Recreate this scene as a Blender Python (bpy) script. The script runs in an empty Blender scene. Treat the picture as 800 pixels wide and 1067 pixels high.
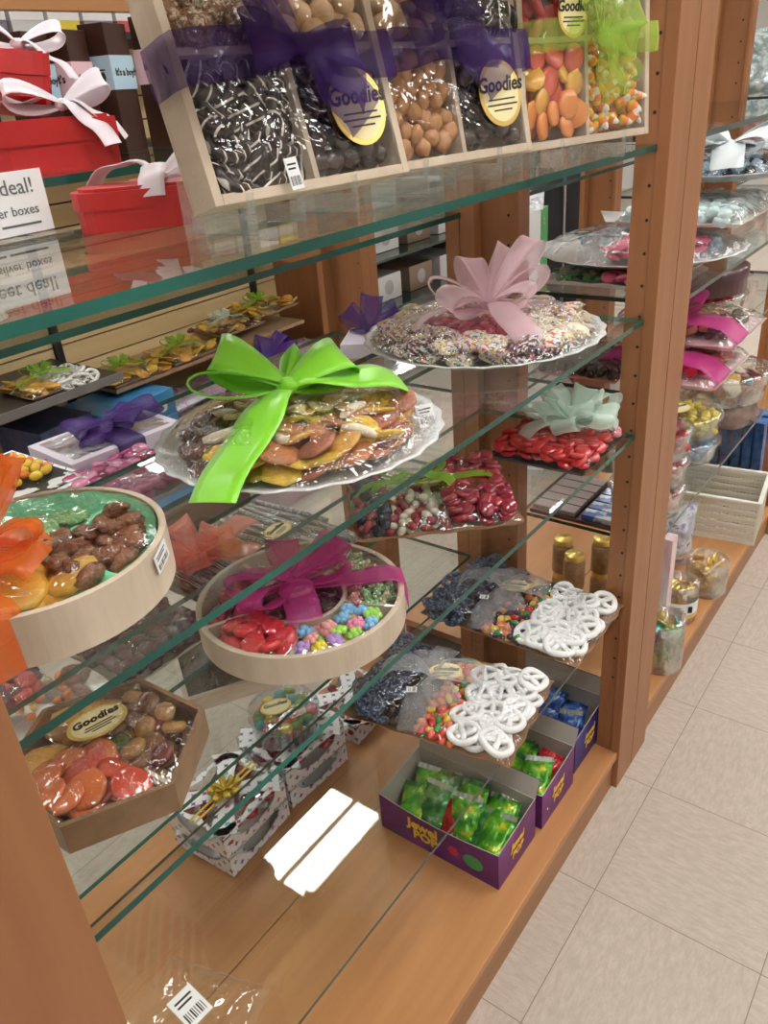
import bpy, math, random
from mathutils import Vector, Matrix, noise
PI = math.pi
S = bpy.context.scene
COL = S.collection
R = random.Random(7)

# ---------------------------------------------------------------- camera, exposure, light
EYE = Vector((0, 0, 1.41))
M3 = Matrix(((0.80141689, -0.2245665, 0.55434723), (0.59329504, 0.41580301, -0.6892814), (-0.07570973, 0.88129322, 0.46646575)))
FOC = 833.0
cd = bpy.data.cameras.new('camera')
cd.sensor_fit = 'HORIZONTAL'; cd.sensor_width = 36; cd.lens = FOC / 800 * 36; cd.clip_start = .02
cam = bpy.data.objects.new('camera', cd); COL.objects.link(cam)
cam.matrix_world = Matrix.Translation(EYE) @ M3.to_4x4()
S.camera = cam
S.view_settings.view_transform = 'Standard'; S.view_settings.look = 'None'
S.view_settings.gamma = 1; S.view_settings.use_curve_mapping = False
S.view_settings.exposure = 0.12
S.cycles.max_bounces = 7; S.cycles.diffuse_bounces = 3; S.cycles.glossy_bounces = 4
S.cycles.transmission_bounces = 4; S.cycles.transparent_max_bounces = 48
S.cycles.use_denoising = True; S.cycles.sample_clamp_indirect = 4
w = bpy.data.worlds.new('world'); S.world = w; w.use_nodes = True
w.node_tree.nodes['Background'].inputs[0].default_value = (1, .98, .95, 1)
w.node_tree.nodes['Background'].inputs[1].default_value = 0.25
LIGHT_STRENGTH = 29.0
CEIL = 3.0


def at(u, v, x=None, y=None, z=None):
    """the point of the place seen at photo point u, v on the plane x, y or z = const"""
    d = M3 @ Vector(((u - 400) / FOC, (533.5 - v) / FOC, -1))
    if x is not None: t = x / d.x
    elif y is not None: t = y / d.y
    else: t = (z - 1.41) / d.z
    return d * t + EYE


# ---------------------------------------------------------------- materials
MATS = {}


def nodes(name):
    m = bpy.data.materials.new(name); m.use_nodes = True
    nt = m.node_tree; nt.nodes.clear()
    out = nt.nodes.new('ShaderNodeOutputMaterial')
    return m, nt, out


def N(nt, kind, ins=None, **kw):
    n = nt.nodes.new('ShaderNode' + kind)
    for k, v in kw.items(): setattr(n, k, v)
    for k, v in (ins or {}).items():
        if isinstance(v, bpy.types.NodeSocket): nt.links.new(v, n.inputs[k])
        else: n.inputs[k].default_value = v
    return n


def c4(c): return (c[0], c[1], c[2], 1)


def mat(name, col, rough=.5, col2=None, scale=8, stretch=(1, 1, 1), bump=0, bscale=None, metal=0, coat=0, spec=.5,
        trans=0, sss=0, detail=4, rand=0, lo=.35, hi=.65, emit=0, alpha=1, sheen=0):
    if name in MATS: return MATS[name]
    m, nt, out = nodes(name)
    b = N(nt, 'BsdfPrincipled', {'Roughness': rough, 'Metallic': metal, 'Coat Weight': coat, 'Coat Roughness': .08,
                                 'Specular IOR Level': spec, 'Transmission Weight': trans, 'Subsurface Weight': sss,
                                 'Subsurface Radius': (.01, .005, .004), 'Subsurface Scale': .5, 'Alpha': alpha, 'Sheen Weight': sheen})
    tc = N(nt, 'TexCoord')
    mp = N(nt, 'Mapping', {'Vector': tc.outputs['Object'], 'Scale': stretch})
    c = None
    if col2 is not None:
        nz = N(nt, 'TexNoise', {'Vector': mp.outputs[0], 'Scale': scale, 'Detail': detail})
        mr = N(nt, 'MapRange', {0: nz.outputs[0], 1: lo, 2: hi})
        mx = N(nt, 'Mix', {0: mr.outputs[0], 6: c4(col), 7: c4(col2)}, data_type='RGBA')
        c = mx.outputs[2]
    if rand:
        oi = N(nt, 'ObjectInfo')
        mr2 = N(nt, 'MapRange', {0: oi.outputs['Random'], 3: 1 - rand, 4: 1 + rand})
        hs = N(nt, 'HueSaturation', {'Value': mr2.outputs[0]})
        if c: nt.links.new(c, hs.inputs['Color'])
        else: hs.inputs['Color'].default_value = c4(col)
        c = hs.outputs[0]
    if c: nt.links.new(c, b.inputs['Base Color'])
    else: b.inputs['Base Color'].default_value = c4(col)
    if emit:
        b.inputs['Emission Color'].default_value = c4(col); b.inputs['Emission Strength'].default_value = emit
    if bump:
        nb = N(nt, 'TexNoise', {'Vector': mp.outputs[0], 'Scale': bscale or scale * 3, 'Detail': 3})
        bp = N(nt, 'Bump', {'Height': nb.outputs[0], 'Strength': bump, 'Distance': .01})
        nt.links.new(bp.outputs[0], b.inputs['Normal'])
    nt.links.new(b.outputs[0], out.inputs[0])
    MATS[name] = m
    return m


def film(name, tint=(.96, .97, .97), base=.04, k=.9, rough=.05, bump=0, bscale=25, haze=0, hcol=(1, 1, 1)):
    """thin clear sheet: clear straight through, mirror-like by the angle, a little haze"""
    if name in MATS: return MATS[name]
    m, nt, out = nodes(name)
    tr = N(nt, 'BsdfTransparent', {'Color': c4(tint)})
    gl = N(nt, 'BsdfGlossy', {'Color': (1, 1, 1, 1), 'Roughness': rough})
    fr = N(nt, 'LayerWeight', {'Blend': .5})
    if bump:
        tc = N(nt, 'TexCoord')
        nb = N(nt, 'TexNoise', {'Vector': tc.outputs['Object'], 'Scale': bscale, 'Detail': 3, 'Distortion': .6})
        bp = N(nt, 'Bump', {'Height': nb.outputs[0], 'Strength': bump, 'Distance': .02})
        nt.links.new(bp.outputs[0], gl.inputs['Normal']); nt.links.new(bp.outputs[0], fr.inputs['Normal'])
    pw = N(nt, 'Math', {0: fr.outputs['Facing'], 1: 5.0}, operation='POWER')
    sc = N(nt, 'Math', {0: pw.outputs[0], 1: .96, 2: .04}, operation='MULTIPLY_ADD')
    mu = N(nt, 'Math', {0: sc.outputs[0], 1: k, 2: base}, operation='MULTIPLY_ADD', use_clamp=True)
    last = tr.outputs[0]
    if haze:
        df = N(nt, 'BsdfDiffuse', {'Color': c4(hcol)})
        tl = N(nt, 'BsdfTranslucent', {'Color': c4(hcol)})
        ad = N(nt, 'MixShader', {0: .5, 1: df.outputs[0], 2: tl.outputs[0]})
        mh = N(nt, 'MixShader', {0: haze, 1: last, 2: ad.outputs[0]}); last = mh.outputs[0]
    mx = N(nt, 'MixShader', {0: mu.outputs[0], 1: last, 2: gl.outputs[0]})
    nt.links.new(mx.outputs[0], out.inputs[0])
    MATS[name] = m
    return m


def organza(name, col, dens=.55):
    """sheer woven ribbon: part see-through, part coloured cloth"""
    if name in MATS: return MATS[name]
    m, nt, out = nodes(name)
    dens = dens * .5
    tr = N(nt, 'BsdfTransparent', {'Color': c4([.86 + .14 * c for c in col])})
    df = N(nt, 'BsdfDiffuse', {'Color': c4(col)})
    tl = N(nt, 'BsdfTranslucent', {'Color': c4(col)})
    gl = N(nt, 'BsdfGlossy', {'Color': c4([.5 + .5 * c for c in col]), 'Roughness': .35})
    a = N(nt, 'MixShader', {0: .45, 1: df.outputs[0], 2: tl.outputs[0]})
    b = N(nt, 'MixShader', {0: .08, 1: a.outputs[0], 2: gl.outputs[0]})
    lw = N(nt, 'LayerWeight', {'Blend': .35})
    mr = N(nt, 'MapRange', {0: lw.outputs['Facing'], 1: 0, 2: 1, 3: dens, 4: min(1, dens + .28)})
    mx = N(nt, 'MixShader', {0: mr.outputs[0], 1: tr.outputs[0], 2: b.outputs[0]})
    nt.links.new(mx.outputs[0], out.inputs[0])
    MATS[name] = m
    return m


def speckle(name, base, cols, scale=160, thr=.5, rough=.6, bump=.6):
    """surface covered with coloured sprinkles"""
    if name in MATS: return MATS[name]
    m, nt, out = nodes(name)
    tc = N(nt, 'TexCoord')
    vo = N(nt, 'TexVoronoi', {'Vector': tc.outputs['Object'], 'Scale': scale})
    rp = N(nt, 'ValToRGB', {0: N(nt, 'SeparateColor', {0: vo.outputs['Color']}).outputs[0]})
    el = rp.color_ramp.elements
    rp.color_ramp.interpolation = 'CONSTANT'
    allc = [base] + list(cols)
    el[0].color = c4(base); el[0].position = 0
    el[1].color = c4(cols[0]); el[1].position = thr
    for i, c in enumerate(cols[1:]):
        e = el.new(thr + (1 - thr) * (i + 1) / len(cols)); e.color = c4(c)
    bp = N(nt, 'Bump', {'Height': vo.outputs['Distance'], 'Strength': bump, 'Distance': .004}, invert=True)
    b = N(nt, 'BsdfPrincipled', {'Base Color': rp.outputs[0], 'Roughness': rough, 'Normal': bp.outputs[0]})
    nt.links.new(b.outputs[0], out.inputs[0])
    MATS[name] = m
    return m


def stripes(name, base, line, scale=70, width=.75, rough=.3, dist=4):
    if name in MATS: return MATS[name]
    m, nt, out = nodes(name)
    tc = N(nt, 'TexCoord')
    wv = N(nt, 'TexWave', {'Vector': tc.outputs['Object'], 'Scale': scale, 'Distortion': dist, 'Detail': 1, 'Detail Scale': .6})
    mr = N(nt, 'MapRange', {0: wv.outputs[1], 1: width, 2: width + .06})
    mx = N(nt, 'Mix', {0: mr.outputs[0], 6: c4(base), 7: c4(line)}, data_type='RGBA')
    b = N(nt, 'BsdfPrincipled', {'Base Color': mx.outputs[2], 'Roughness': rough})
    nt.links.new(b.outputs[0], out.inputs[0])
    MATS[name] = m
    return m


def wood(name, c1, c2, axis='Z', rough=.42):
    st = {'Z': (14, 14, .9), 'Y': (14, .9, 14), 'X': (.9, 14, 14)}[axis]
    return mat(name, c1, rough, c2, scale=3.2, stretch=st, bump=.03, bscale=8, detail=5, lo=.3, hi=.7, spec=.4)


WOOD_Z = wood('cherry_veneer_upright', (.285, .118, .047), (.345, .148, .062), 'Z')
WOOD_Y = wood('cherry_veneer_long_lit', (.43, .195, .075), (.50, .24, .098), 'Y')  # same veneer as the uprights, light from above put into its lighter colour
WOOD_K = wood('cherry_veneer_kick', (.28, .12, .042), (.34, .15, .055), 'Y')
DARK = mat('black_hole', (.01, .008, .007), .8)
GLASS = film('shelf_glass', (.965, .985, .975), .0, 1.0, .015)
EDGE = mat('green_glass_edge', (.004, .060, .046), .16, (.010, .15, .115), scale=5, stretch=(1, .7, 1), spec=.45, coat=0, detail=2, lo=.45, hi=.75)
EDGE_DK = mat('dark_glass_edge', (.02, .05, .042), .15, spec=.6)
CELLO = film('cellophane', (.98, .985, .985), .045, 1.0, .09, bump=.75, bscale=26)
CELLO_T = film('tight_cellophane', (.98, .985, .985), .035, .9, .07, bump=.38, bscale=18)
CELLO_H = film('hazy_cellophane', (.93, .94, .95), .03, .9, .08, bump=.6, bscale=28, haze=.10)
CLEAR = film('clear_plastic', (.95, .96, .96), .05, 1.0, .08, bump=.2, bscale=40, haze=.03)
ACRYL = film('acrylic', (.93, .95, .94), .08, 1.2, .05, bump=.15, bscale=60, haze=.05)
PALE = mat('pale_pine', (.50, .40, .295), .6, (.63, .52, .40), scale=5, stretch=(5, 5, 1.2), bump=.08)
GREYWOOD = mat('grey_pine', (.50, .40, .31), .6, (.60, .50, .40), scale=5, stretch=(4, 4, 12), bump=.05)
WHITE = mat('white_card', (.82, .82, .82), .5)
BLACK = mat('black_metal', (.015, .015, .017), .4)
KRAFT = mat('kraft_board', (.42, .28, .17), .65, (.50, .34, .21), scale=30)
COPPER = mat('copper_foil_board', (.48, .26, .14), .32, metal=.35)
INK = mat('black_print', (.015, .012, .012), .5)
GOLD = mat('gold_foil', (.80, .55, .16), .28, metal=.6)
CREAM = mat('cream_label', (.85, .74, .40), .45)


# ---------------------------------------------------------------- mesh collector
class G:
    def __init__(s): s.v = []; s.f = []; s.m = []; s.sm = []

    def add(s, vs, fs, mi=0, smooth=False, T=None):
        o = len(s.v)
        for p in vs:
            p = Vector(p)
            s.v.append(T @ p if T is not None else p)
        for f in fs: s.f.append(tuple(i + o for i in f)); s.m.append(mi); s.sm.append(smooth)
        return s

    def box(s, lo, hi, mi=0, T=None):
        x0, y0, z0 = lo; x1, y1, z1 = hi
        v = [(x0, y0, z0), (x1, y0, z0), (x1, y1, z0), (x0, y1, z0), (x0, y0, z1), (x1, y0, z1), (x1, y1, z1), (x0, y1, z1)]
        return s.add(v, [(0, 3, 2, 1), (4, 5, 6, 7), (0, 1, 5, 4), (1, 2, 6, 5), (2, 3, 7, 6), (3, 0, 4, 7)], mi, False, T)

    def prism(s, pts, z0, z1, mi=0, T=None, smooth=False, cap=True):
        n = len(pts)
        v = [(p[0], p[1], z0) for p in pts] + [(p[0], p[1], z1) for p in pts]
        s.add(v, [(i, (i + 1) % n, n + (i + 1) % n, n + i) for i in range(n)], mi, smooth, T)
        if cap:
            o = len(s.v) - 2 * n
            s.f += [tuple(o + i for i in reversed(range(n))), tuple(o + n + i for i in range(n))]; s.m += [mi, mi]; s.sm += [False, False]
        return s

    def lathe(s, prof, seg=32, mi=0, T=None, smooth=True, sx=1, sy=1, flute=0, fn=40):
        v = []; f = []
        for r, z in prof:
            for k in range(seg):
                a = 2 * PI * k / seg; rr = r * (1 + flute * math.cos(fn * a)) if flute else r
                v.append((rr * math.cos(a) * sx, rr * math.sin(a) * sy, z))
        for i in range(len(prof) - 1):
            for k in range(seg):
                k2 = (k + 1) % seg
                f.append((i * seg + k, i * seg + k2, (i + 1) * seg + k2, (i + 1) * seg + k))
        return s.add(v, f, mi, smooth, T)

    def grid(s, fn, nu, nv, mi=0, T=None, smooth=True):
        v = [fn(i / nu, j / nv) for i in range(nu + 1) for j in range(nv + 1)]
        f = [(i * (nv + 1) + j, (i + 1) * (nv + 1) + j, (i + 1) * (nv + 1) + j + 1, i * (nv + 1) + j + 1) for i in range(nu) for j in range(nv)]
        return s.add(v, f, mi, smooth, T)

    def ball(s, c, r, mi=0, nu=10, nv=7, sq=(1, 1, 1), amp=0, T=None, seed=0, fr=2.0):
        v = [(0, 0, 1)]
        for j in range(1, nv):
            t = PI * j / nv
            for i in range(nu): v.append((math.sin(t) * math.cos(2 * PI * i / nu), math.sin(t) * math.sin(2 * PI * i / nu), math.cos(t)))
        v.append((0, 0, -1))
        P = []
        for p in v:
            p = Vector(p)
            k = 1 + (amp * noise.noise(p * fr + Vector((seed * 3.1, seed * 1.7, 0))) * 2 if amp else 0)
            P.append((c[0] + p.x * r * k * sq[0], c[1] + p.y * r * k * sq[1], c[2] + p.z * r * k * sq[2]))
        f = [(0, 1 + i, 1 + (i + 1) % nu) for i in range(nu)]
        for j in range(nv - 2):
            a = 1 + j * nu
            f += [(a + i, a + nu + i, a + nu + (i + 1) % nu, a + (i + 1) % nu) for i in range(nu)]
        a = 1 + (nv - 2) * nu; e = len(v) - 1
        f += [(a + i, e, a + (i + 1) % nu) for i in range(nu)]
        return s.add(P, f, mi, True, T)

    def tube(s, pts, r, mi=0, seg=7, closed=False, T=None, cap=True):
        pts = [Vector(p) for p in pts]; n = len(pts)
        rr = r if isinstance(r, (list, tuple)) else [r] * n
        v = []; prev = None
        for i, p in enumerate(pts):
            a = pts[(i - 1) % n] if closed or i > 0 else p
            b = pts[(i + 1) % n] if closed or i < n - 1 else p
            d = (b - a)
            d = d.normalized() if d.length > 1e-9 else Vector((0, 0, 1))
            up = prev if prev is not None else (Vector((0, 0, 1)) if abs(d.z) < .9 else Vector((1, 0, 0)))
            q = (up - d * up.dot(d))
            q = q.normalized() if q.length > 1e-6 else d.orthogonal().normalized()
            prev = q; w2 = d.cross(q)
            for k in range(seg):
                t = 2 * PI * k / seg; v.append(p + (q * math.cos(t) + w2 * math.sin(t)) * rr[i])
        f = []
        for i in range(n if closed else n - 1):
            j = (i + 1) % n
            for k in range(seg): f.append((i * seg + k, i * seg + (k + 1) % seg, j * seg + (k + 1) % seg, j * seg + k))
        if cap and not closed: f += [tuple(reversed(range(seg))), tuple((n - 1) * seg + k for k in range(seg))]
        return s.add(v, f, mi, True, T)

    def strip(s, pts, sides, wid, mi=0, T=None, th=.0006, nw=3, crown=0):
        """ribbon: path points, unit side vector(s), width(s); a closed thin slab"""
        pts = [Vector(p) for p in pts]; n = len(pts)
        sides = [Vector(q) for q in sides] if isinstance(sides, list) else [Vector(sides)] * n
        wid = wid if isinstance(wid, list) else [wid] * n
        top = []; bot = []
        for i in range(n):
            d = (pts[min(i + 1, n - 1)] - pts[max(i - 1, 0)]).normalized()
            q = (sides[i] - d * sides[i].dot(d)); q = q.normalized() if q.length > 1e-6 else d.orthogonal().normalized()
            nn = d.cross(q)
            for k in range(nw + 1):
                t = k / nw - .5
                p = pts[i] + q * wid[i] * t + nn * crown * (1 - 4 * t * t)
                top.append(p + nn * th / 2); bot.append(p - nn * th / 2)
        W = nw + 1; o = n * W
        f = []
        for i in range(n - 1):
            for k in range(nw):
                a = i * W + k
                f.append((a, a + W, a + W + 1, a + 1)); f.append((o + a, o + a + 1, o + a + W + 1, o + a + W))
            f.append((i * W, o + i * W, o + (i + 1) * W, (i + 1) * W))
            f.append((i * W + nw, (i + 1) * W + nw, o + (i + 1) * W + nw, o + i * W + nw))
        return s.add(top + bot, f, mi, True, T)

    def mesh(s, name, mats):
        me = bpy.data.meshes.new(name)
        me.from_pydata([tuple(p) for p in s.v], [], s.f)
        for m in (mats if isinstance(mats, (list, tuple)) else [mats]): me.materials.append(m)
        me.polygons.foreach_set('material_index', s.m)
        me.polygons.foreach_set('use_smooth', s.sm)
        me.update()
        return me

    def build(s, name, mats, parent=None, M=None, bevel=0):
        o = bpy.data.objects.new(name, s.mesh(name, mats)); COL.objects.link(o)
        if parent is not None: o.parent = parent
        if M is not None: o.matrix_local = M
        if bevel:
            b = o.modifiers.new('bevel', 'BEVEL'); b.width = bevel; b.segments = 2; b.limit_method = 'ANGLE'
        return o


def TR(x=0, y=0, z=0, rz=0, rx=0, ry=0, s=1):
    return Matrix.Translation((x, y, z)) @ Matrix.Rotation(rz, 4, 'Z') @ Matrix.Rotation(ry, 4, 'Y') @ Matrix.Rotation(rx, 4, 'X') @ Matrix.Scale(s, 4)


def thing(name, label, cat, M=None, group=None):
    o = bpy.data.objects.new(name, None); COL.objects.link(o); o.empty_display_size = .02
    if M is not None: o.matrix_world = M
    o['label'] = label; o['category'] = cat
    if group: o['group'] = group
    return o


def tag(o, label, cat, group=None):
    o['label'] = label; o['category'] = cat
    if group: o['group'] = group
    return o


def struct(o): o['kind'] = 'structure'; return o


def lettering(name, txt, size, mt, parent, M, depth=.0002, align='CENTER', bold=0, shear=0):
    cu = bpy.data.curves.new(name, 'FONT'); cu.body = txt; cu.size = size; cu.align_x = align; cu.align_y = 'CENTER'
    cu.extrude = depth; cu.offset = bold; cu.shear = shear; cu.resolution_u = 2
    tmp = bpy.data.objects.new('tmp', cu)
    me = bpy.data.meshes.new_from_object(tmp)
    bpy.data.objects.remove(tmp); bpy.data.curves.remove(cu)
    me.materials.clear(); me.materials.append(mt)
    o = bpy.data.objects.new(name, me); COL.objects.link(o)
    o.parent = parent; o.matrix_local = M
    return o


def spots(inside, bb, dmin, n, tries=4000, rnd=R):
    """points kept dmin apart inside a region"""
    out = []
    for _ in range(tries):
        p = (rnd.uniform(bb[0], bb[2]), rnd.uniform(bb[1], bb[3]))
        if inside(*p) and all((p[0] - q[0]) ** 2 + (p[1] - q[1]) ** 2 > dmin * dmin for q in out):
            out.append(p)
            if len(out) >= n: break
    return out


def pour(name, meshes, M, inside, bb, dmin, n, z0, layers, dz, label, cat, group, tilt=.5, flat=False, sc=(.9, 1.1), spin=True):
    """countable pieces, each its own object sharing mesh data"""
    for L in range(layers):
        for (x, y) in spots(inside, bb, dmin, n):
            o = bpy.data.objects.new(name, R.choice(meshes)); COL.objects.link(o)
            k = R.uniform(*sc)
            T = TR(x, y, z0 + L * dz + R.uniform(0, dz * .3), R.uniform(0, 2 * PI) if spin else R.uniform(-.2, .2), R.uniform(-tilt, tilt), R.uniform(-tilt, tilt), k)
            o.matrix_world = M @ T
            tag(o, label, cat, group)


def underfill(name, meshes, M, inside, bb, dmin, z0, label, cat, seed=1):
    """the bottom of a pile that nobody could count, as one object"""
    r2 = random.Random(seed); vs = []; fs = []; mi = []; mats = []
    for (x, y) in spots(inside, bb, dmin, 400, 5000, r2):
        me = r2.choice(meshes); m = me.materials[0]
        if m not in mats: mats.append(m)
        T = TR(x, y, z0 + r2.uniform(0, .002), r2.uniform(0, 6.28), r2.uniform(-.5, .5), r2.uniform(-.5, .5)); o = len(vs)
        vs += [T @ v.co for v in me.vertices]
        for p in me.polygons: fs.append(tuple(i + o for i in p.vertices)); mi.append(mats.index(m))
    me = bpy.data.meshes.new(name); me.from_pydata([tuple(v) for v in vs], [], fs)
    for m in mats: me.materials.append(m)
    me.polygons.foreach_set('material_index', mi); me.polygons.foreach_set('use_smooth', [True] * len(fs)); me.update()
    ob = bpy.data.objects.new(name, me); COL.objects.link(ob); ob.matrix_world = M; tag(ob, label, cat); ob['kind'] = 'stuff'
    return ob


def rect(x0, y0, x1, y1, m=0):
    return (lambda x, y: x0 + m <= x <= x1 - m and y0 + m <= y <= y1 - m), (x0, y0, x1, y1)


# ---------------------------------------------------------------- ribbons
def loop_pts(c, d, nrm, L, H, n=18, lift=0):
    d = Vector(d).normalized(); nrm = Vector(nrm).normalized(); c = Vector(c)
    P = []
    for i in range(n + 1):
        t = 2 * PI * i / n
        r = L * (1 - math.cos(t)) / 2
        h = -H * math.sin(t) / 2 * (.4 + .6 * r / L) + lift * r / L
        P.append(c + d * r + nrm * h)
    return P


def bow(parent, M, m, loops, tails, wid=.04, knot=.012, name='ribbon_bow', th=.0005, wave=.004):
    g = G()
    Z = Vector((0, 0, 1))
    for (ang, L, H, lift, tw) in loops:
        d = Vector((math.cos(ang), math.sin(ang), 0))
        side = Matrix.Rotation(tw, 3, d) @ Z.cross(d)
        nn = d.cross(side)
        P = loop_pts((0, 0, knot * .5), d, nn, L, H, 20, 0)
        P = [p + Z * (lift * (p.xy.length / L)) for p in P]
        W = [wid * (.25 + .75 * math.sin(PI * min(1, max(0, (1 - math.cos(2 * PI * i / 20)) / 2)) * .5)) for i in range(21)]
        g.strip(P, side, W, 0, th=th, nw=4, crown=.002)
    for tl in tails:
        ang, L, h0, h1, tw = tl[:5]; bend = tl[5] if len(tl) > 5 else 0
        P = []; SD = []; W = []
        for i in range(15):
            t = i / 14; a = ang + bend * t
            d = Vector((math.cos(a), math.sin(a), 0))
            if i == 0: pos = Vector((0, 0, knot * .4))
            else: pos = P[-1] + d * L / 14
            pos = Vector((pos.x, pos.y, knot * .4 * (1 - t) + h0 * math.sin(PI * t) + h1 * t + wave * math.sin(9 * t)))
            P.append(pos); SD.append(Matrix.Rotation(tw * t, 3, d) @ Z.cross(d)); W.append(wid * (.3 + .7 * min(1, t * 3)))
        g.strip(P, SD, W, 0, th=th, nw=4, crown=.0015)
    g.ball((0, 0, knot * .6), knot, 0, 10, 7, (1, 1, .8), .12)
    return g.build(name, m, parent, M)


def drape(parent, outline, top, M=None, m=None, name='cellophane_wrap', n=26, amp=.003, seed=1, skirt=.0, z0=.0, power=4):
    """clear sheet bulging over a tray: outline is a list of local corner points, top the height"""
    g = G(); cx = sum(p[0] for p in outline) / len(outline); cy = sum(p[1] for p in outline) / len(outline)
    # resample outline
    per = []
    K = len(outline)
    seg = max(1, 56 // K)
    for i in range(K):
        a = outline[i]; b = outline[(i + 1) % K]
        for j in range(seg): t = j / seg; per.append((a[0] + (b[0] - a[0]) * t, a[1] + (b[1] - a[1]) * t))
    rings = 12
    v = []; f = []; W = len(per)
    for r in range(rings + 1):
        t = r / rings
        for (px, py) in per:
            x = cx + (px - cx) * t; y = cy + (py - cy) * t
            h = z0 + (top - z0) * (1 - t ** power)
            nz = noise.noise(Vector((x * 30 + seed * 7, y * 30, seed))) + .6 * noise.noise(Vector((x * 75, y * 75 + seed, 3)))
            v.append((x, y, h + amp * nz * (1 - t ** 6) + (amp * .6 if t < .95 else 0)))
    for r in range(rings):
        for k in range(W):
            k2 = (k + 1) % W
            f.append((r * W + k, (r + 1) * W + k, (r + 1) * W + k2, r * W + k2))
    g.add(v, f, 0, True)
    return g.build(name, m or CELLO, parent, M)


def circle(r, n=28, cx=0, cy=0): return [(cx + r * math.cos(2 * PI * i / n), cy + r * math.sin(2 * PI * i / n)) for i in range(n)]


def sticker(parent, M, r=.026, txt='Goodies', oval=1.35, name='label_sticker', sub=True):
    g = G()
    g.prism([(p[0] * oval, p[1]) for p in circle(r, 30)], 0, .0008, 0)
    g.prism([(p[0] * oval, p[1]) for p in circle(r * .86, 30)], .0008, .0011, 1)
    if sub:
        for k, wd in enumerate((.8, .9, .55)):
            g.box((-r * wd * .8, -r * (.18 + .16 * k) - .0008, .0011), (r * wd * .8, -r * (.18 + .16 * k) + .0008, .0013), 2)
    o = g.build(name, [GOLD, CREAM, INK], parent, M)
    lettering('lettering', txt, r * .62, INK, o, TR(0, r * .25, .0014), bold=.0005, shear=.2)
    return o


def price_tag(parent, M, w=.022, h=.03):
    g = G(); g.box((-w / 2, -h / 2, 0), (w / 2, h / 2, .0006), 0)
    for k in range(9):
        x = -w * .38 + k * w * .09
        g.box((x, -h * .38, .0006), (x + w * (.03 if k % 3 else .055), -h * .08, .0008), 1)
    g.box((-w * .35, h * .12, .0006), (w * .25, h * .18, .0008), 1)
    g.box((-w * .35, h * .26, .0006), (w * .35, h * .32, .0008), 1)
    return g.build('price_tag', [WHITE, INK], parent, M)


# ---------------------------------------------------------------- room
def floor_mat():
    m, nt, out = nodes('vinyl_tile')
    tc = N(nt, 'TexCoord'); sp = N(nt, 'SeparateXYZ', {0: tc.outputs['Object']})
    cells = []; lines = []
    for ax, off in ((0, -.3702), (1, 1.015)):
        a = N(nt, 'Math', {0: sp.outputs[ax], 1: off}, operation='SUBTRACT')
        b = N(nt, 'Math', {0: a.outputs[0], 1: .3048}, operation='DIVIDE')
        fl = N(nt, 'Math', {0: b.outputs[0]}, operation='FLOOR'); fr = N(nt, 'Math', {0: b.outputs[0]}, operation='FRACT')
        d = N(nt, 'Math', {0: fr.outputs[0], 1: .5}, operation='SUBTRACT'); d2 = N(nt, 'Math', {0: d.outputs[0]}, operation='ABSOLUTE')
        lines.append(N(nt, 'Math', {0: d2.outputs[0], 1: .4972}, operation='GREATER_THAN')); cells.append(fl)
    ln = N(nt, 'Math', {0: lines[0].outputs[0], 1: lines[1].outputs[0]}, operation='MAXIMUM')
    par = N(nt, 'Math', {0: N(nt, 'Math', {0: cells[0].outputs[0], 1: cells[1].outputs[0]}, operation='ADD').outputs[0], 1: 2.0}, operation='PINGPONG')
    par2 = N(nt, 'Math', {0: N(nt, 'Math', {0: cells[0].outputs[0], 1: cells[1].outputs[0]}, operation='ADD').outputs[0], 1: 2.0}, operation='FLOORED_MODULO')
    m1 = N(nt, 'Mapping', {'Vector': tc.outputs['Object'], 'Scale': (2.2, 7, 1), 'Rotation': (0, 0, .15)})
    m2 = N(nt, 'Mapping', {'Vector': tc.outputs['Object'], 'Scale': (7, 2.2, 1), 'Rotation': (0, 0, .15)})
    vm = N(nt, 'Mix', {0: par2.outputs[0], 4: m1.outputs[0], 5: m2.outputs[0]}, data_type='VECTOR')
    nz = N(nt, 'TexNoise', {'Vector': vm.outputs[1], 'Scale': 15, 'Detail': 5, 'Roughness': .7})
    n2 = N(nt, 'TexNoise', {'Vector': tc.outputs['Object'], 'Scale': 160, 'Detail': 2})
    mr = N(nt, 'MapRange', {0: nz.outputs[0], 1: .38, 2: .66})
    mx = N(nt, 'Mix', {0: mr.outputs[0], 6: (.435, .365, .305, 1), 7: (.53, .455, .39, 1)}, data_type='RGBA')
    mr3 = N(nt, 'MapRange', {0: n2.outputs[0], 1: .66, 2: .72, 3: 0, 4: .22})
    mxb = N(nt, 'Mix', {0: mr3.outputs[0], 6: mx.outputs[2], 7: (.34, .27, .21, 1)}, data_type='RGBA')
    mx2 = N(nt, 'Mix', {0: ln.outputs[0], 6: mxb.outputs[2], 7: (.24, .18, .13, 1)}, data_type='RGBA')
    b = N(nt, 'BsdfPrincipled', {'Base Color': mx2.outputs[2], 'Roughness': .42, 'Specular IOR Level': .4})
    nt.links.new(b.outputs[0], out.inputs[0]); return m


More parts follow.
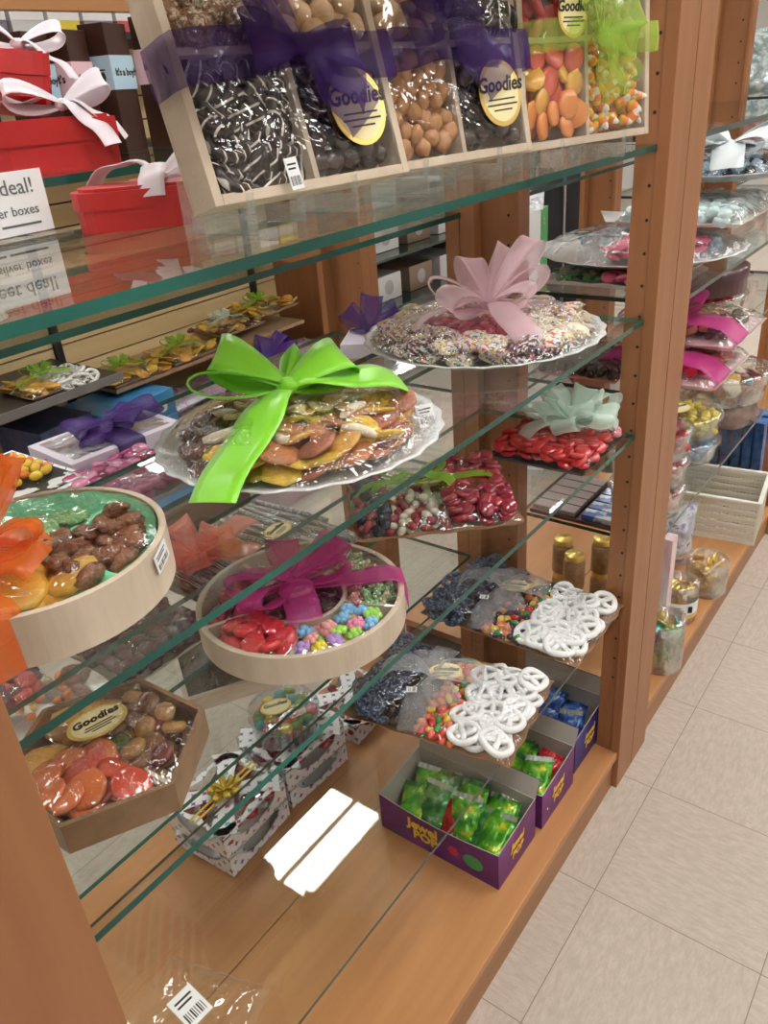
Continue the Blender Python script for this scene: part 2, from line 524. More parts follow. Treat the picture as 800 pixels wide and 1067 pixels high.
struct(G().box((-7, -4, -.05), (4.5, 11, 0)).build('floor', floor_mat()))
WALLM = mat('wall_paint', (.72, .70, .66), .7)
struct(G().box((-7, -4, CEIL), (4.5, 11, CEIL + .05)).build('ceiling', mat('ceiling_tile', (.80, .80, .78), .8)))
struct(G().box((-7.1, -4, 0), (-7, 11, CEIL)).build('wall_left', WALLM))
struct(G().box((4.5, -4, 0), (4.6, 11, CEIL)).build('wall_right', WALLM))
struct(G().box((-7, 11, 0), (4.5, 11.1, CEIL)).build('wall_back', WALLM))
struct(G().box((-7, -4.1, 0), (4.5, -4, CEIL)).build('wall_front', WALLM))
LAMP = mat('troffer_diffuser', (1, .985, .95), .4, emit=LIGHT_STRENGTH)
for xi, x in enumerate((-4.7, -2.2, .35, 2.8)):
    for yi, y in enumerate((-.9, .5, 1.97, 3.4, 4.85, 6.3, 7.75)):
        t = thing('ceiling_light', 'rectangular fluorescent ceiling light panel', 'ceiling light', TR(x, y, CEIL), 'fluorescent panels in the ceiling')
        G().box((-.21, -.33, -.03), (.21, -.30, 0)).box((-.21, .30, -.03), (.21, .33, 0)).box((-.21, -.30, -.03), (-.18, .30, 0)).box((.18, -.30, -.03), (.21, .30, 0)).box((-.012, -.30, -.03), (.012, .30, 0)).build('frame', WHITE, t)
        G().box((-.18, -.30, -.02), (-.013, .30, -.005)).build('diffuser', LAMP, t)
        G().box((.013, -.30, -.02), (.18, .30, -.005)).build('diffuser', LAMP, t)

# ---------------------------------------------------------------- the wooden display rack: two bays of posts, decks and headers
def post_part(parent, boxes, holes, name):
    g = G()
    for b in boxes: g.box(*b)
    hx, hy = holes
    for k in range(26):
        z = .30 + k * .05
        c = circle(.0028, 10)
        T = Matrix.Translation((hx, hy, z)) @ Matrix.Rotation(PI / 2, 4, 'X')
        g.prism(c, -.002, .0006, 1, T)
    return g.build(name, [WOOD_Z, DARK], parent, bevel=.0012)


TOP = 1.66


def rack(y0, y1, label, near=True, far=True):
    t = thing('display_rack', label, 'display rack', TR(0, 0, 0), 'wooden display rack bays')
    W = .0835
    for (a, b, show) in ((y0 - W, y0, near), (y1, y1 + W, far)):
        if not show: continue
        e = .003
        post_part(t, [((-.487, a + e, 0), (-.453, b - e, TOP)), ((-.4535, a, 0), (-.434, b, TOP))], (-.461, (a if a > y0 else a) + e), 'front_post')
        if a < y0: continue
        post_part(t, [((-.829, a, 0), (-.80, a + .045, TOP)), ((-.7985, a, 0), (-.768, a + .045, TOP)), ((-.768, a + .022, 0), (-.683, a + .045, TOP)), ((-.690, a + .004, 0), (-.683, a + .022, TOP))], (-.712, a + .022), 'centre_post')
        post_part(t, [((-1.151, a, 0), (-1.135, a + .055, TOP)), ((-1.135, a + .03, 0), (-1.034, a + .055, TOP)), ((-1.042, a + .004, 0), (-1.034, a + .03, TOP))], (-1.062, a + .03), 'back_post')
    g = G().box((-.7862, y0, .085), (-.438, y1, .105)); g.build('deck_board', WOOD_Y, t, bevel=.0015)
    g = G().box((-1.13, y0, .085), (-.7878, y1, .105)); g.build('deck_board', WOOD_Y, t, bevel=.0015)
    G().box((-.458, y0, 0), (-.446, y1, .085)).build('kick_board', WOOD_K, t)
    G().box((-1.12, y0, 0), (-1.108, y1, .085)).build('kick_board', WOOD_K, t)
    G().box((-1.15, y0 - W, 1.54), (-1.13, y1 + W, TOP)).build('header_board', WOOD_Y, t)
    G().box((-.454, y0, 1.56), (-.436, y1, TOP)).build('header_board', WOOD_Y, t)
    return t


B1 = (.152, 1.277); B2 = (1.447, 2.572); B3 = (2.742, 3.87)
rack(*B1, 'near bay of the cherry wood display rack, with clear glass shelves of candy trays')
rack(*B2, 'second bay of the cherry wood display rack, behind the tall middle post')
rack(*B3, 'farthest bay of the cherry wood display rack, seen past the middle post')


def glass(name, x0, x1, y0, y1, z, label, th=.008, edge=EDGE, group=None):
    g = G()
    z0 = z - th
    v = [(x0, y0, z0), (x1, y0, z0), (x1, y1, z0), (x0, y1, z0), (x0, y0, z), (x1, y0, z), (x1, y1, z), (x0, y1, z)]
    g.add(v, [(0, 3, 2, 1), (4, 5, 6, 7)], 0); g.add(v, [(0, 1, 5, 4), (1, 2, 6, 5), (2, 3, 7, 6), (3, 0, 4, 7)], 1)
    o = g.build(name, [GLASS, edge])
    return tag(o, label, 'shelf', group)


ZT, ZA, ZD, ZL = 1.308, 1.048, .845, .48
XF, XB = -.452, -.762
y0, y1 = B1[0] + .002, B1[1] - .001
glass('glass_shelf', XB, XF, y0, y1, ZT, 'top front glass shelf of the near bay, under the three upright candy boxes', .009)
glass('glass_shelf', XB, XF, y0, y1, ZA, 'front glass shelf under the green bow and pink bow platters')
glass('glass_shelf', XB, XF, y0, y1, ZD, 'front glass shelf under the magenta ribbon tray and the mint bow tray')
glass('glass_shelf', XB, XF, y0, y1, ZL, 'lowest front glass shelf under the two yogurt pretzel trays', .006, EDGE_DK)
for z, lb in ((1.357, 'back glass shelf under the tall chocolate boxes and two red heart boxes'), (1.207, 'empty back glass shelf just below the top front shelf'),
              (.96, 'back glass shelf under the white box with the purple bow'), (.70, 'back glass shelf under the coral bow bag'), (.50, 'lowest back glass shelf under the tub of gummies')):
    glass('glass_shelf', -1.125, -.795, y0, y1, z, lb, .009 if z > 1 else .008)
y0, y1 = B2[0] + .002, B2[1] - .002
for z, lb in ((1.308, 'top glass shelf of the second bay, right of the middle post'), (1.035, 'second bay glass shelf under the silver platter'),
              (.855, 'second bay glass shelf under the magenta wrapped trays'), (.535, 'second bay glass shelf under the stacked red tubs')):
    glass('glass_shelf', XB, XF, y0, y1, z, lb, .008 if z < 1.3 else .01, EDGE_DK if z < 1 else EDGE_DK)
for z, lb in ((1.207, 'upper back glass shelf of the second bay'), (.80, 'back glass shelf of the second bay under flat blue and white packs'), (.50, 'lower back glass shelf of the second bay beside small jars')):
    glass('glass_shelf', -1.125, -.795, y0, y1, z, lb, .008, EDGE_DK)


# ---------------------------------------------------------------- kinds of sweets (meshes shared by their copies)
def one(name, build, mats):
    g = G(); build(g); return g.mesh(name, mats)


def m_ball(name, r, mt, n=3, sq=(1, 1, 1), amp=.06, nu=12, nv=8, fr=2.0):
    return [one(name, lambda g, i=i: g.ball((0, 0, 0), r, 0, nu, nv, sq, amp, seed=i + 1, fr=fr), mt) for i in range(n)]


def pretzel_geo(g, R0=.023, r=.0052, mi=0, wob=0):
    k = R0 / .023
    pts = [(R0 * math.cos(2 * PI * i / 22), R0 * (.82 * math.sin(2 * PI * i / 22) + (.10 * abs(math.cos(2 * PI * i / 22)) if i < 11 else 0)), wob * math.sin(6 * PI * i / 22)) for i in range(22)]
    g.tube(pts, r, mi, 7, True)
    for s in (-1, 1):
        P = [(s * .0125, -.0125), (s * .009, -.006), (s * .004, .0), (-s * .001, .005), (-s * .0045, .010), (-s * .0055, .0155)]
        g.tube([(x * k, y * k, .0012 * (1 + s * .6)) for x, y in P], r * .85, mi, 6)


YOG = mat('white_yogurt_coat', (.86, .86, .86), .38, sss=.0, bump=.15, bscale=60)
BLUEC = speckle('navy_sugar_coat', (.06, .08, .15), [(.22, .27, .38), (.03, .035, .08)], 320, .45)
PRETZ = [one('white_pretzel', lambda g, i=i: pretzel_geo(g, .0225 + .0008 * i, .0056, 0, .001 * i), YOG) for i in range(3)]
PRETZ_B = [one('navy_pretzel', lambda g, i=i: pretzel_geo(g, .021 + .001 * i, .0058, 0, .0012), BLUEC) for i in range(2)]
PRETZ_K = [one('dark_pretzel', lambda g, i=i: pretzel_geo(g, .019 + .001 * i, .0058, 0, .001), stripes('drizzled_chocolate', (.026, .013, .010), (.78, .74, .68), 30, .90, .22, 1.2)) for i in range(3)]


def candy(name, col, rough=.22, **k): return mat(name, col, rough, coat=.5, **k)


JB = {n: one('jelly_bean', lambda g: g.ball((0, 0, 0), .0092, 0, 8, 6, (1, .72, .68)), candy('bean_' + n, c)) for n, c in dict(
    orange=(.85, .22, .03), red=(.62, .02, .02), coral=(.80, .13, .08), yellow=(.85, .55, .05), green=(.04, .28, .05), purple=(.055, .015, .05),
    white=(.82, .78, .72), pink=(.75, .25, .32), berry=(.33, .03, .05), mauve=(.33, .13, .17), cream=(.80, .72, .58)).items()}
CORN = one('candy_corn', lambda g: (g.lathe([(0, -.001), (.0075, 0), (.0078, .006)], 8, 0, None, True, 1, .8), g.lathe([(.0078, .006), (.0055, .013)], 8, 1, None, True, 1, .8), g.lathe([(.0055, .013), (.003, .018), (0, .02)], 8, 2, None, True, 1, .8)),
           [candy('corn_yellow', (.88, .58, .03)), candy('corn_orange', (.88, .25, .02)), candy('corn_white', (.85, .80, .70))])
CARAMEL = candy('caramel_glaze', (.33, .12, .045), .18, col2=(.14, .045, .02), scale=110, bump=.35)


def gum(name, col, a=.75):
    return mat(name, col, .16, [min(1, c * 1.15 + .01) for c in col], scale=35, coat=.7, trans=.2, sss=.0)


def flower(c1, c2):
    def b(g):
        for k in range(6): a = PI * k / 3; g.ball((.0062 * math.cos(a), .0062 * math.sin(a), 0), .0046, 0, 8, 6)
        g.ball((0, 0, .003), .005, 0, 8, 6)
    return one('flower_candy', b, mat('flower_' + c1, c2, .5, spec=.3))


FLOW = [flower(n, c) for n, c in (('yellow', (.85, .72, .05)), ('blue', (.25, .52, .80)), ('purple', (.48, .30, .68)), ('pink', (.85, .28, .45)), ('salmon', (.88, .40, .38)), ('green', (.40, .75, .12)))]


def slab(name, mt, r=.016, h=.008, arc=2 * PI, n=12, amp=0, sd=1):
    def b(g):
        P = [(r * math.cos(arc * i / n) * (1 + amp * math.sin(3 * i + sd)), r * math.sin(arc * i / n) * (1 + amp * math.cos(2 * i + sd))) for i in range(n + (1 if arc < 6 else 0))]
        Q = [(x * .82 + (0 if arc > 6 else 0), y * .82) for x, y in P]
        k = len(P)
        v = [(x, y, 0) for x, y in Q] + [(x, y, h * .35) for x, y in P] + [(x, y, h * .75) for x, y in P] + [(x, y, h) for x, y in Q] + [(0, 0, h * 1.05), (0, 0, 0)]
        f = []
        for L in range(3): f += [(L * k + i, L * k + (i + 1) % k, (L + 1) * k + (i + 1) % k, (L + 1) * k + i) for i in range(k)]
        f += [(3 * k + i, 3 * k + (i + 1) % k, 4 * k) for i in range(k)] + [((i + 1) % k, i, 4 * k + 1) for i in range(k)]
        g.add(v, f, 0, True)
    return one(name, b, mt)


APRI = [slab('dried_fruit', mat('dried_' + n, c, .34, [x * .68 for x in c], scale=60, bump=.35, coat=.35), .024, .007, amp=.07, sd=i) for i, (n, c) in enumerate((('mango', (.90, .58, .06)), ('apricot', (.64, .24, .09)), ('peach', (.88, .46, .08)), ('papaya', (.50, .17, .10))))]
PRUNE = m_ball('dried_date', .014, mat('dark_dried_fruit', (.17, .06, .035), .3, (.08, .025, .02), scale=50, coat=.4, bump=.4), 3, (1.7, .8, .6), .14)
PINE = [slab('dried_pineapple', mat('dried_pineapple', (.82, .70, .32), .5, (.72, .58, .22), scale=70, bump=.3), .017, .006, PI * .9, 8, .06, i) for i in range(2)]
BANANA = one('white_finger', lambda g: g.tube([(-.022, 0, 0), (-.012, .003, 0), (0, .004, 0), (.012, .003, 0), (.022, 0, 0)], [.003, .006, .0065, .006, .003], 0, 8), mat('pale_dried_fruit', (.82, .74, .58), .5))


# ---------------------------------------------------------------- upright boxes on the top shelf
def upright(P0, P1, lean, z0, h=.235, dz=0):
    d = Vector((P1[0] - P0[0], P1[1] - P0[1], 0)); L = d.length; d.normalize()
    nb = Vector((-d.y, d.x, 0))
    up = Vector((0, 0, 1)) * math.cos(lean) + nb * math.sin(lean)
    n = d.cross(up)
    M = Matrix.Translation((P0[0], P0[1], z0)) @ Matrix((d, up, n)).transposed().to_4x4()
    return M, L


def gift_box(P0, P1, lean, label, rib, band, fills, sticks, width=.235, h=.235, dpt=.032, tails=(), loops=(), bow_at=None, grp=None):
    M, L = upright(P0, P1, lean, 1.327)
    w = L if width is None else width
    t = thing('candy_gift_box', label, 'gift box', M)
    fr = .009
    g = G()
    g.box((0, 0, -.004), (w, h, 0), 0)
    g.box((0, 0, 0), (fr, h, dpt)).box((w - fr, 0, 0), (w, h, dpt)).box((fr, 0, 0), (w - fr, fr, dpt)).box((fr, h - fr, 0), (w - fr, h, dpt))
    g.build('wooden_frame', PALE, t, bevel=.0008)
    g = G(); g.box((w / 2 - .003, fr, 0), (w / 2 + .003, h - fr, dpt - .003)); g.box((fr, h / 2 - .003, 0), (w / 2 - .003, h / 2 + .003, dpt - .003)).box((w / 2 + .003, h / 2 - .003, 0), (w - fr, h / 2 + .003, dpt - .003))
    g.build('divider', PALE, t)
    drape(t, [(-.002, -.002), (w + .002, -.002), (w + .002, h + .002), (-.002, h + .002)], dpt + .007, amp=.0025, m=CELLO_T, seed=len(label), z0=dpt * .5, power=10)
    cells = {'TL': (fr, h / 2, w / 2, h - fr), 'TR': (w / 2, h / 2, w - fr, h - fr), 'BL': (fr, fr, w / 2, h / 2), 'BR': (w / 2, fr, w - fr, h / 2)}
    for key, (nm, meshes, lb, cat, grp2, dm, n, z, layers, ddz, tilt) in fills.items():
        a, b, c, d = cells[key]
        ins, bb = rect(a + .004, b + .004, c - .004, d - .004, dm * .42)
        pour(nm, meshes, M, ins, bb, dm, n, z, layers, ddz, lb, cat, grp2, tilt)
    if band:
        y = h * band[0]; bw = band[1]
        zz = dpt + .011
        g = G(); X = [-.004, -.004] + [w * i / 12 for i in range(13)] + [w + .004, w + .004]
        Z = [0, dpt] + [zz + .0015 * math.sin(i * 1.7) for i in range(13)] + [dpt, 0]
        g.strip([(x, y + .004 * math.sin(x * 20), z) for x, z in zip(X, Z)], (0, 1, 0), [bw * (1 - .35 * math.exp(-((x - (bow_at or (w / 2, 0))[0]) / .03) ** 2)) for x in X], 0, nw=6, crown=.001)
        g.build('ribbon_band', rib, t)
    bx = bow_at or (w / 2, h / 2)
    bow(t, TR(bx[0], bx[1], dpt + .014), rib, loops, tails, wid=band[1] * 1.15 if band else .05, knot=.010, th=.0004)
    for (sx, sy, r, ang) in sticks: sticker(t, TR(sx, sy, dpt + .0105, ang), r, oval=1.0)
    if abs(lean - math.radians(15)) < .01: price_tag(t, TR(.080, .014, dpt + .011, .05), .014, .026)
    return t, M, w


TRUF = [one('truffle', lambda g, i=i: g.ball((0, 0, 0), .0145, 0, 14, 10, (1, 1, .95), .14, seed=i, fr=3.5), speckle('nut_crumb_coat', (.26, .13, .065), [(.52, .40, .26), (.33, .20, .11), (.68, .58, .44)], 420, .38)) for i in range(3)]
CRIN = m_ball('cream_cookie', .0130, mat('toasted_puff', (.68, .44, .23), .45, (.78, .57, .34), scale=40, coat=.1), 3, (1, 1, .9), .05)
NUTB = m_ball('honey_nut', .0095, mat('honey_nut_coat', (.58, .30, .12), .4, (.44, .19, .07), scale=70), 3, (1.15, 1, .9), .12)
CHOC = m_ball('chocolate_nugget', .011, mat('dark_chocolate_gloss', (.035, .015, .010), .22, coat=.5), 3, (1.1, 1, .8), .12)
GUMR = [slab('gummy_drop', gum('red_gummy', (.72, .03, .04)), .014, .010, sd=i) for i in range(2)]
GUMO = [slab('gummy_slice', gum('peach_gummy_' + n, c), .0165, .008, amp=.05, sd=i) for i, (n, c) in enumerate((('orange', (.92, .30, .06)), ('rose', (.88, .13, .07)), ('amber', (.95, .48, .08))))]
PURP = organza('purple_organza', (.10, .03, .27), .42)
LIME = organza('lime_organza', (.60, .80, .16), .30)
F = lambda *a: a
gift_box((-.558, .476), (-.527, .710), math.radians(15), 'wooden candy box of truffles and tan puffs with purple sheer bow, nearest the camera', PURP, (.46, .040),
         {'TL': F('truffle', TRUF, 'nut-crumb truffle in the upright box nearest the camera', 'truffle', 'truffles in the nearest upright box', .0235, 40, .010, 2, .012, .6),
          'TR': F('malt_puff', CRIN, 'round tan puff in the upright box nearest the camera', 'candy', 'tan puffs in the nearest upright box', .0215, 40, .010, 2, .011, .5),
          'BL': F('drizzled_pretzel', PRETZ_K, 'dark pretzel with white drizzle, in the box nearest the camera', 'pretzel', 'drizzled pretzels in the nearest upright box', .023, 26, .008, 2, .010, .6),
          'BR': F('chocolate_nugget', CHOC, 'dark chocolate nugget behind the gold label in the nearest box', 'candy', 'chocolate nuggets in the nearest upright box', .018, 36, .010, 2, .009, .5)},
         [(.176, .062, .034, .03)],
         loops=[(2.25, .062, .02, .006, .3), (3.05, .058, .02, .005, .2), (-.12, .060, .02, .006, -.2)], tails=[(-.85, .085, .008, .002, .2), (-.45, .075, .008, .004, -.3, -.3)], bow_at=(.118, .112))
gift_box((-.557, .726), (-.511, .957 - .02), math.radians(11), 'wooden candy box with black drizzled pretzels and purple sheer bow, second of the uprights', PURP, (.46, .040),
         {'TL': F('malt_puff', CRIN, 'round tan puff in the middle upright box', 'candy', 'tan puffs in the middle upright box', .0215, 40, .010, 2, .011, .5),
          'TR': F('drizzled_pretzel', PRETZ_K, 'black pretzel with white stripes in the middle upright box', 'pretzel', 'drizzled pretzels in the middle upright box', .021, 30, .008, 2, .010, .6),
          'BL': F('honey_nut', NUTB, 'honey brown nut in the middle upright box', 'nut', 'honey nuts in the middle upright box', .0145, 60, .010, 2, .009, .5),
          'BR': F('chocolate_nugget', CHOC, 'dark chocolate nugget behind the gold label in the middle box', 'candy', 'chocolate nuggets in the middle upright box', .018, 36, .010, 2, .009, .5)},
         [(.165, .062, .034, .03)], width=.220,
         loops=[(2.4, .05, .02, .006, .3), (1.6, .06, .02, .006, .2), (.3, .045, .02, .006, -.3)], tails=[(-.75, .105, .008, .003, .3), (3.4, .05, .006, .002, .3)], bow_at=(.085, .140))
JW = [JB['white'], JB['mauve'], JB['mauve'], JB['mauve'], JB['white']]
t3, M_3, _ = gift_box((-.526, .950), (-.460, 1.184), math.radians(4.5), 'wooden candy box of gummies and candy corn with a lime sheer bow', LIME, (.50, .034),
         {'TL': F('gummy_drop', GUMR + [JB['white']], 'red gummy or white sweet in the lime bow box', 'gummy', 'red and white gummies in the lime bow box', .021, 36, .008, 2, .010, .6),
          'TR': F('jelly_bean', JW, 'mauve or white jelly bean in the lime bow box', 'jelly bean', 'mauve and white beans in the lime bow box', .0132, 45, .014, 1, .008, .7),
          'BL': F('gummy_slice', GUMO, 'orange peach gummy slice in the lime bow box', 'gummy', 'peach slices in the lime bow box', .021, 34, .006, 2, .011, .4),
          'BR': F('candy_corn', [CORN], 'candy corn kernel in the lime bow box', 'candy', 'candy corn in the lime bow box', .0125, 90, .010, 2, .009, 1.5)},
         [(.082, .142, .026, 0)], width=.243,
         loops=[(2.0, .075, .02, .008, .2), (-.15, .065, .02, .006, .2), (.35, .075, .02, .006, -.2)], tails=[(1.25, .10, .006, .002, .2), (-.75, .085, .008, .003, .2), (-1.25, .075, .006, .002, .2)], bow_at=(.122, .118))


underfill('jelly_bean_layer', JW, M_3, *rect(.124, .122, .230, .222), .0115, .006, 'lower layer of mauve and white jelly beans in the lime bow box', 'jelly beans', 3)
underfill('candy_corn_layer', [JB['yellow'], JB['orange']], M_3, *rect(.126, .014, .230, .112), .0125, .005, 'lower layer of yellow and orange sweets in the lime bow box', 'candy', 4)


def easel(P, ang, label):
    t = thing('display_easel', label, 'stand', TR(P[0], P[1], ZT, ang), 'clear easels under the upright boxes')
    for s in (-1, 1):
        g = G(); g.box((-.03, s * .035 - .003, 0), (.039, s * .035 + .003, .017)); g.box((.035, s * .035 - .003, .017), (.039, s * .035 + .003, .034))
        g.build('foot', ACRYL, t)
    G().box((-.034, -.045, 0), (-.031, .045, .045)).build('back_rest', ACRYL, t)


for P, a, lb in (((-.56, .535), .1, 'clear easel under the left side of the nearest box'), ((-.548, .66), .1, 'clear easel under the right side of the nearest box'),
                 ((-.55, .78), .15, 'clear easel under the left side of the middle box'), ((-.53, .90), .15, 'clear easel under the right side of the middle box'),
                 ((-.51, 1.01), .25, 'clear easel under the left side of the lime bow box'), ((-.48, 1.13), .25, 'clear easel under the right side of the lime bow box')):
    easel(P, a, lb)

# ---------------------------------------------------------------- sign, red heart boxes and chocolate boxes
SIGN = mat('sign_card', (.88, .90, .92), .6)
GREYINK = mat('grey_print', (.12, .14, .15), .6)
t = thing('shelf_sign', 'white card sign reading Sweet deal beside the lower red heart box', 'sign', TR(-.77, .405, ZT, .05))
G().box((-.001, -.10, .004), (.001, .070, .060)).build('card', SIGN, t)
g = G().box((-.03, -.10, 0), (.03, .070, .003)); g.build('acrylic_holder', ACRYL, t)
for txt, sz, zz in (('Sweet deal!', .0195, .046), ('Goodies silver boxes', .0125, .025)):
    lettering('lettering', txt, sz, GREYINK, t, Matrix.Translation((.0014, .058, zz)) @ Matrix(((0, 0, 1), (1, 0, 0), (0, 1, 0))).to_4x4(), align='RIGHT')
g = G()
for a_, b_ in ((-.055, -.020), (-.016, .010), (.014, .057)): g.box((.0012, a_, .0115), (.0015, b_, .0135))
g.build('small_print', GREYINK, t)
RED = mat('red_gift_board', (.56, .022, .022), .45, bump=.05, bscale=200)
SATW = mat('white_satin_ribbon', (.86, .78, .86), .35, sheen=.3)


def heart(r, n=40):
    P = []
    for i in range(n):
        a = 2 * PI * i / n
        x = 16 * math.sin(a) ** 3; y = 13 * math.cos(a) - 5 * math.cos(2 * a) - 2 * math.cos(3 * a) - math.cos(4 * a)
        P.append((x * r / 17, y * r / 17))
    return list(reversed(P))


def heart_box(M, label, r=.10, hb=.036, hl=.028, bowM=None, loops=(), tails=(), open_lid=0):
    t = thing('heart_box', label, 'gift box', M)
    H0 = heart(r * .965); H1 = heart(r)
    G().prism(H0, 0, hb, 0, smooth=False).build('box_base', RED, t)
    G().prism(H1, hb - .012, hb + hl - .012, 0, smooth=False).prism(heart(r * .9), hb + hl - .012, hb + hl - .009, 0).build('lid', RED, t)
    bow(t, bowM or TR(0, 0, hb + hl - .008), SATW, loops, tails, wid=.026, knot=.008, th=.0006)
    return t


LP = [(.3, .07, .035, .025, .6), (2.9, .065, .03, .02, -.5)]
q = at(75, 176, z=1.357)
heart_box(TR(-.915, .580, 1.357, 1.9), 'red heart box with white ribbon, front one on the back shelf', .098, .040, .022, bowM=TR(-.015, -.045, .06, -1.9), loops=[(1.4, .055, .035, .02, .8), (4.2, .06, .035, .015, -.6)], tails=[(1.0, .06, .015, -.035, .5), (.3, .055, .012, -.04, .3), (4.0, .08, .01, .0, .2)])
heart_box(TR(-.99, .575, 1.430, 1.75, .0, .22), 'red heart box tilted on top of another red heart box', .092, .034, .022, bowM=TR(.0, -.045, .052, -1.75), loops=[(1.2, .05, .03, .02, .7), (4.4, .05, .03, .015, -.6)], tails=[(.7, .06, .012, -.03, .4)])
heart_box(TR(-.705, .545, ZT, 1.6), 'red heart box with white ribbon on the front shelf behind the nearest upright box', .075, .032, .016, bowM=TR(.01, -.01, .037, -1.6), loops=[(1.5, .06, .03, .02, .6)], tails=[(3.6, .075, .022, -.004, .2), (5.4, .05, .02, -.01, .2)])

CHB = mat('dark_brown_gift_box', (.040, .014, .008), .4)
BAND = {'boy': mat('pale_blue_band', (.42, .60, .72), .5), 'girl': mat('pale_pink_band', (.78, .52, .57), .5)}


def choc_box(x, y, rz, kind, label, h=.165, w=.048, feet=True):
    t = thing('chocolate_box', label, 'chocolate box', TR(x, y, 1.357, rz))
    G().box((-.02, -w / 2, 0), (.02, w / 2, h)).build('carton', CHB, t, bevel=.001)
    z0, z1 = h * .50, h * .76
    g = G(); e = .0012
    g.box((-.02 - e, -w / 2 - e, z0), (.02 + e, w / 2 + e, z1)); g.build('paper_band', BAND[kind], t)
    F3 = Matrix(((0, 0, 1), (1, 0, 0), (0, 1, 0))).to_4x4()
    txt = "It's a boy!" if kind == 'boy' else "It's a girl!"
    lettering('lettering', txt, .0125, INK, t, Matrix.Translation((.0215, .004, (z0 + z1) / 2)) @ F3, bold=.0003)
    F4 = Matrix(((1, 0, 0), (0, 0, -1), (0, 1, 0))).to_4x4()
    if kind == 'boy':
        g = G()
        for s, oy in ((-1, 0), (1, -.005)):
            T = Matrix.Translation((s * .007, -w / 2 - .0018, (z0 + z1) / 2 + oy)) @ F4
            g.prism([(p[0] * .0035, p[1] * .0065) for p in circle(1, 14)], 0, .0004, 0, T)
            for k in range(4): g.prism(circle(.0011, 8, -.003 + .002 * k, .0088), 0, .0004, 0, T)
        g.build('footprint_print', INK, t)
    else:
        lettering('lettering', "It's", .013, INK, t, Matrix.Translation((0, -w / 2 - .0016, (z0 + z1) / 2)) @ F4, bold=.0003)


for i, (u, v, k, lb) in enumerate(((25, 36, 'boy', 'dark chocolate box with pale blue footprint band, far left'), (62, 30, 'girl', 'dark chocolate box with pale pink band between two blue-banded boxes'),
                                   (100, 20, 'boy', 'dark chocolate box with blue band and large footprints, tallest'), (150, 14, 'girl', 'dark chocolate box with pink band beside the nearest upright box'))):
    p = at(u, v, z=1.357 + (.165, .165, .178, .178)[i])
    sc = 1
    choc_box(-1.065, (.675, .735, .80, .885)[i], .35, k, lb, (.150, .152, .160, .170)[i], (.05, .045, .055, .05)[i])


# ---------------------------------------------------------------- round platters and trays on the shelves
SILVER = mat('silver_foil_plastic', (.70, .72, .73), .30, metal=.25, coat=.5, bump=.5, bscale=140)
SATG = mat('lime_satin_ribbon', (.24, .68, .02), .30, sheen=.3)
PINKO = organza('pale_pink_organza', (1, .80, .87), .62)
ORANO = organza('orange_organza', (.98, .26, .03), .75)
MAGO = organza('magenta_organza', (.72, .08, .38), .65)
MINTO = organza('mint_organza', (.86, 1, .93), .58)
CORALO = organza('coral_organza', (.98, .38, .28), .62)
CLEARO = organza('smoke_organza', (.80, .80, .83), .26)
LIMET = organza('lime_tie_ribbon', (.42, .72, .08), .75)
PURT = organza('deep_purple_ribbon', (.10, .03, .27), .80)


def platter(name, label, x, y, z, r, fl=.012):
    t = thing(name, label, 'platter', TR(x, y, z))
    g = G(); g.lathe([(0, .0005), (r * .74, .0005), (r * .80, .003), (r * .98, .016), (r, .017), (r, .0185), (r * .97, .018), (r * .80, .006), (r * .74, .003), (0, .003)], 96, 0, None, True, flute=fl, fn=24)
    g.build('platter_dish', SILVER, t)
    return t


# green bow platter
PX, PY = -.622, .630
M = TR(PX, PY, ZA)
t = platter('fruit_platter', 'round silver platter of dried fruit with a lime green satin bow', PX, PY, ZA, .168)
INC = lambda r0, r1=0, a0=None, a1=None: (lambda x, y: r1 * r1 <= x * x + y * y <= r0 * r0 and (a0 is None or a0 <= math.atan2(y, x) % (2 * PI) <= a1))
bbc = lambda r: (-r, -r, r, r)
pour('dried_fruit_slice', APRI, M, lambda x, y: x * x + y * y < .118 ** 2 and not (x < -.0 and y < -.02), bbc(.12), .026, 46, .010, 3, .010, 'dried fruit slice on the green bow platter', 'dried fruit', 'dried fruit on the green bow platter', .45)
pour('dried_date', PRUNE, M, lambda x, y: x * x + y * y < .13 ** 2 and (x < .03 and y < -.02), bbc(.13), .026, 18, .014, 2, .012, 'dark dried fruit piece at the left of the green bow platter', 'dried fruit', 'dark fruit on the green bow platter', .4)
pour('pineapple_slice', PINE, M, lambda x, y: x * x + y * y < .08 ** 2, bbc(.08), .030, 12, .040, 1, .01, 'pale dried pineapple piece atop the green bow platter', 'dried fruit', 'pineapple on the green bow platter', .4)
pour('white_fruit_finger', [BANANA], M, INC(.118, .04), bbc(.12), .045, 9, .040, 1, .01, 'whitish finger of dried fruit on the green bow platter', 'dried fruit', 'white fingers on the green bow platter', .3)
drape(t, circle(.160, 28), .060, m=CELLO, amp=.005, seed=4, z0=.018, power=3)
bow(t, TR(.0, -.01, .066), SATG, [(-2.25, .110, .040, .020, .3), (-2.75, .085, .045, .035, -.5), (1.35, .085, .045, .012, .5), (1.9, .06, .03, .008, .9)],
    [(-1.35, .185, .010, -.050, .15, .12), (.95, .140, .014, -.018, .3, .2), (1.95, .12, .012, -.022, -.3, .2)], wid=.056, knot=.013)
price_tag(t, Matrix.Translation((.118, .090, .022)) @ Matrix.Rotation(-.5, 4, 'Z') @ Matrix.Rotation(1.1, 4, 'Y') @ Matrix.Rotation(PI / 2, 4, 'Z'), .022, .026)

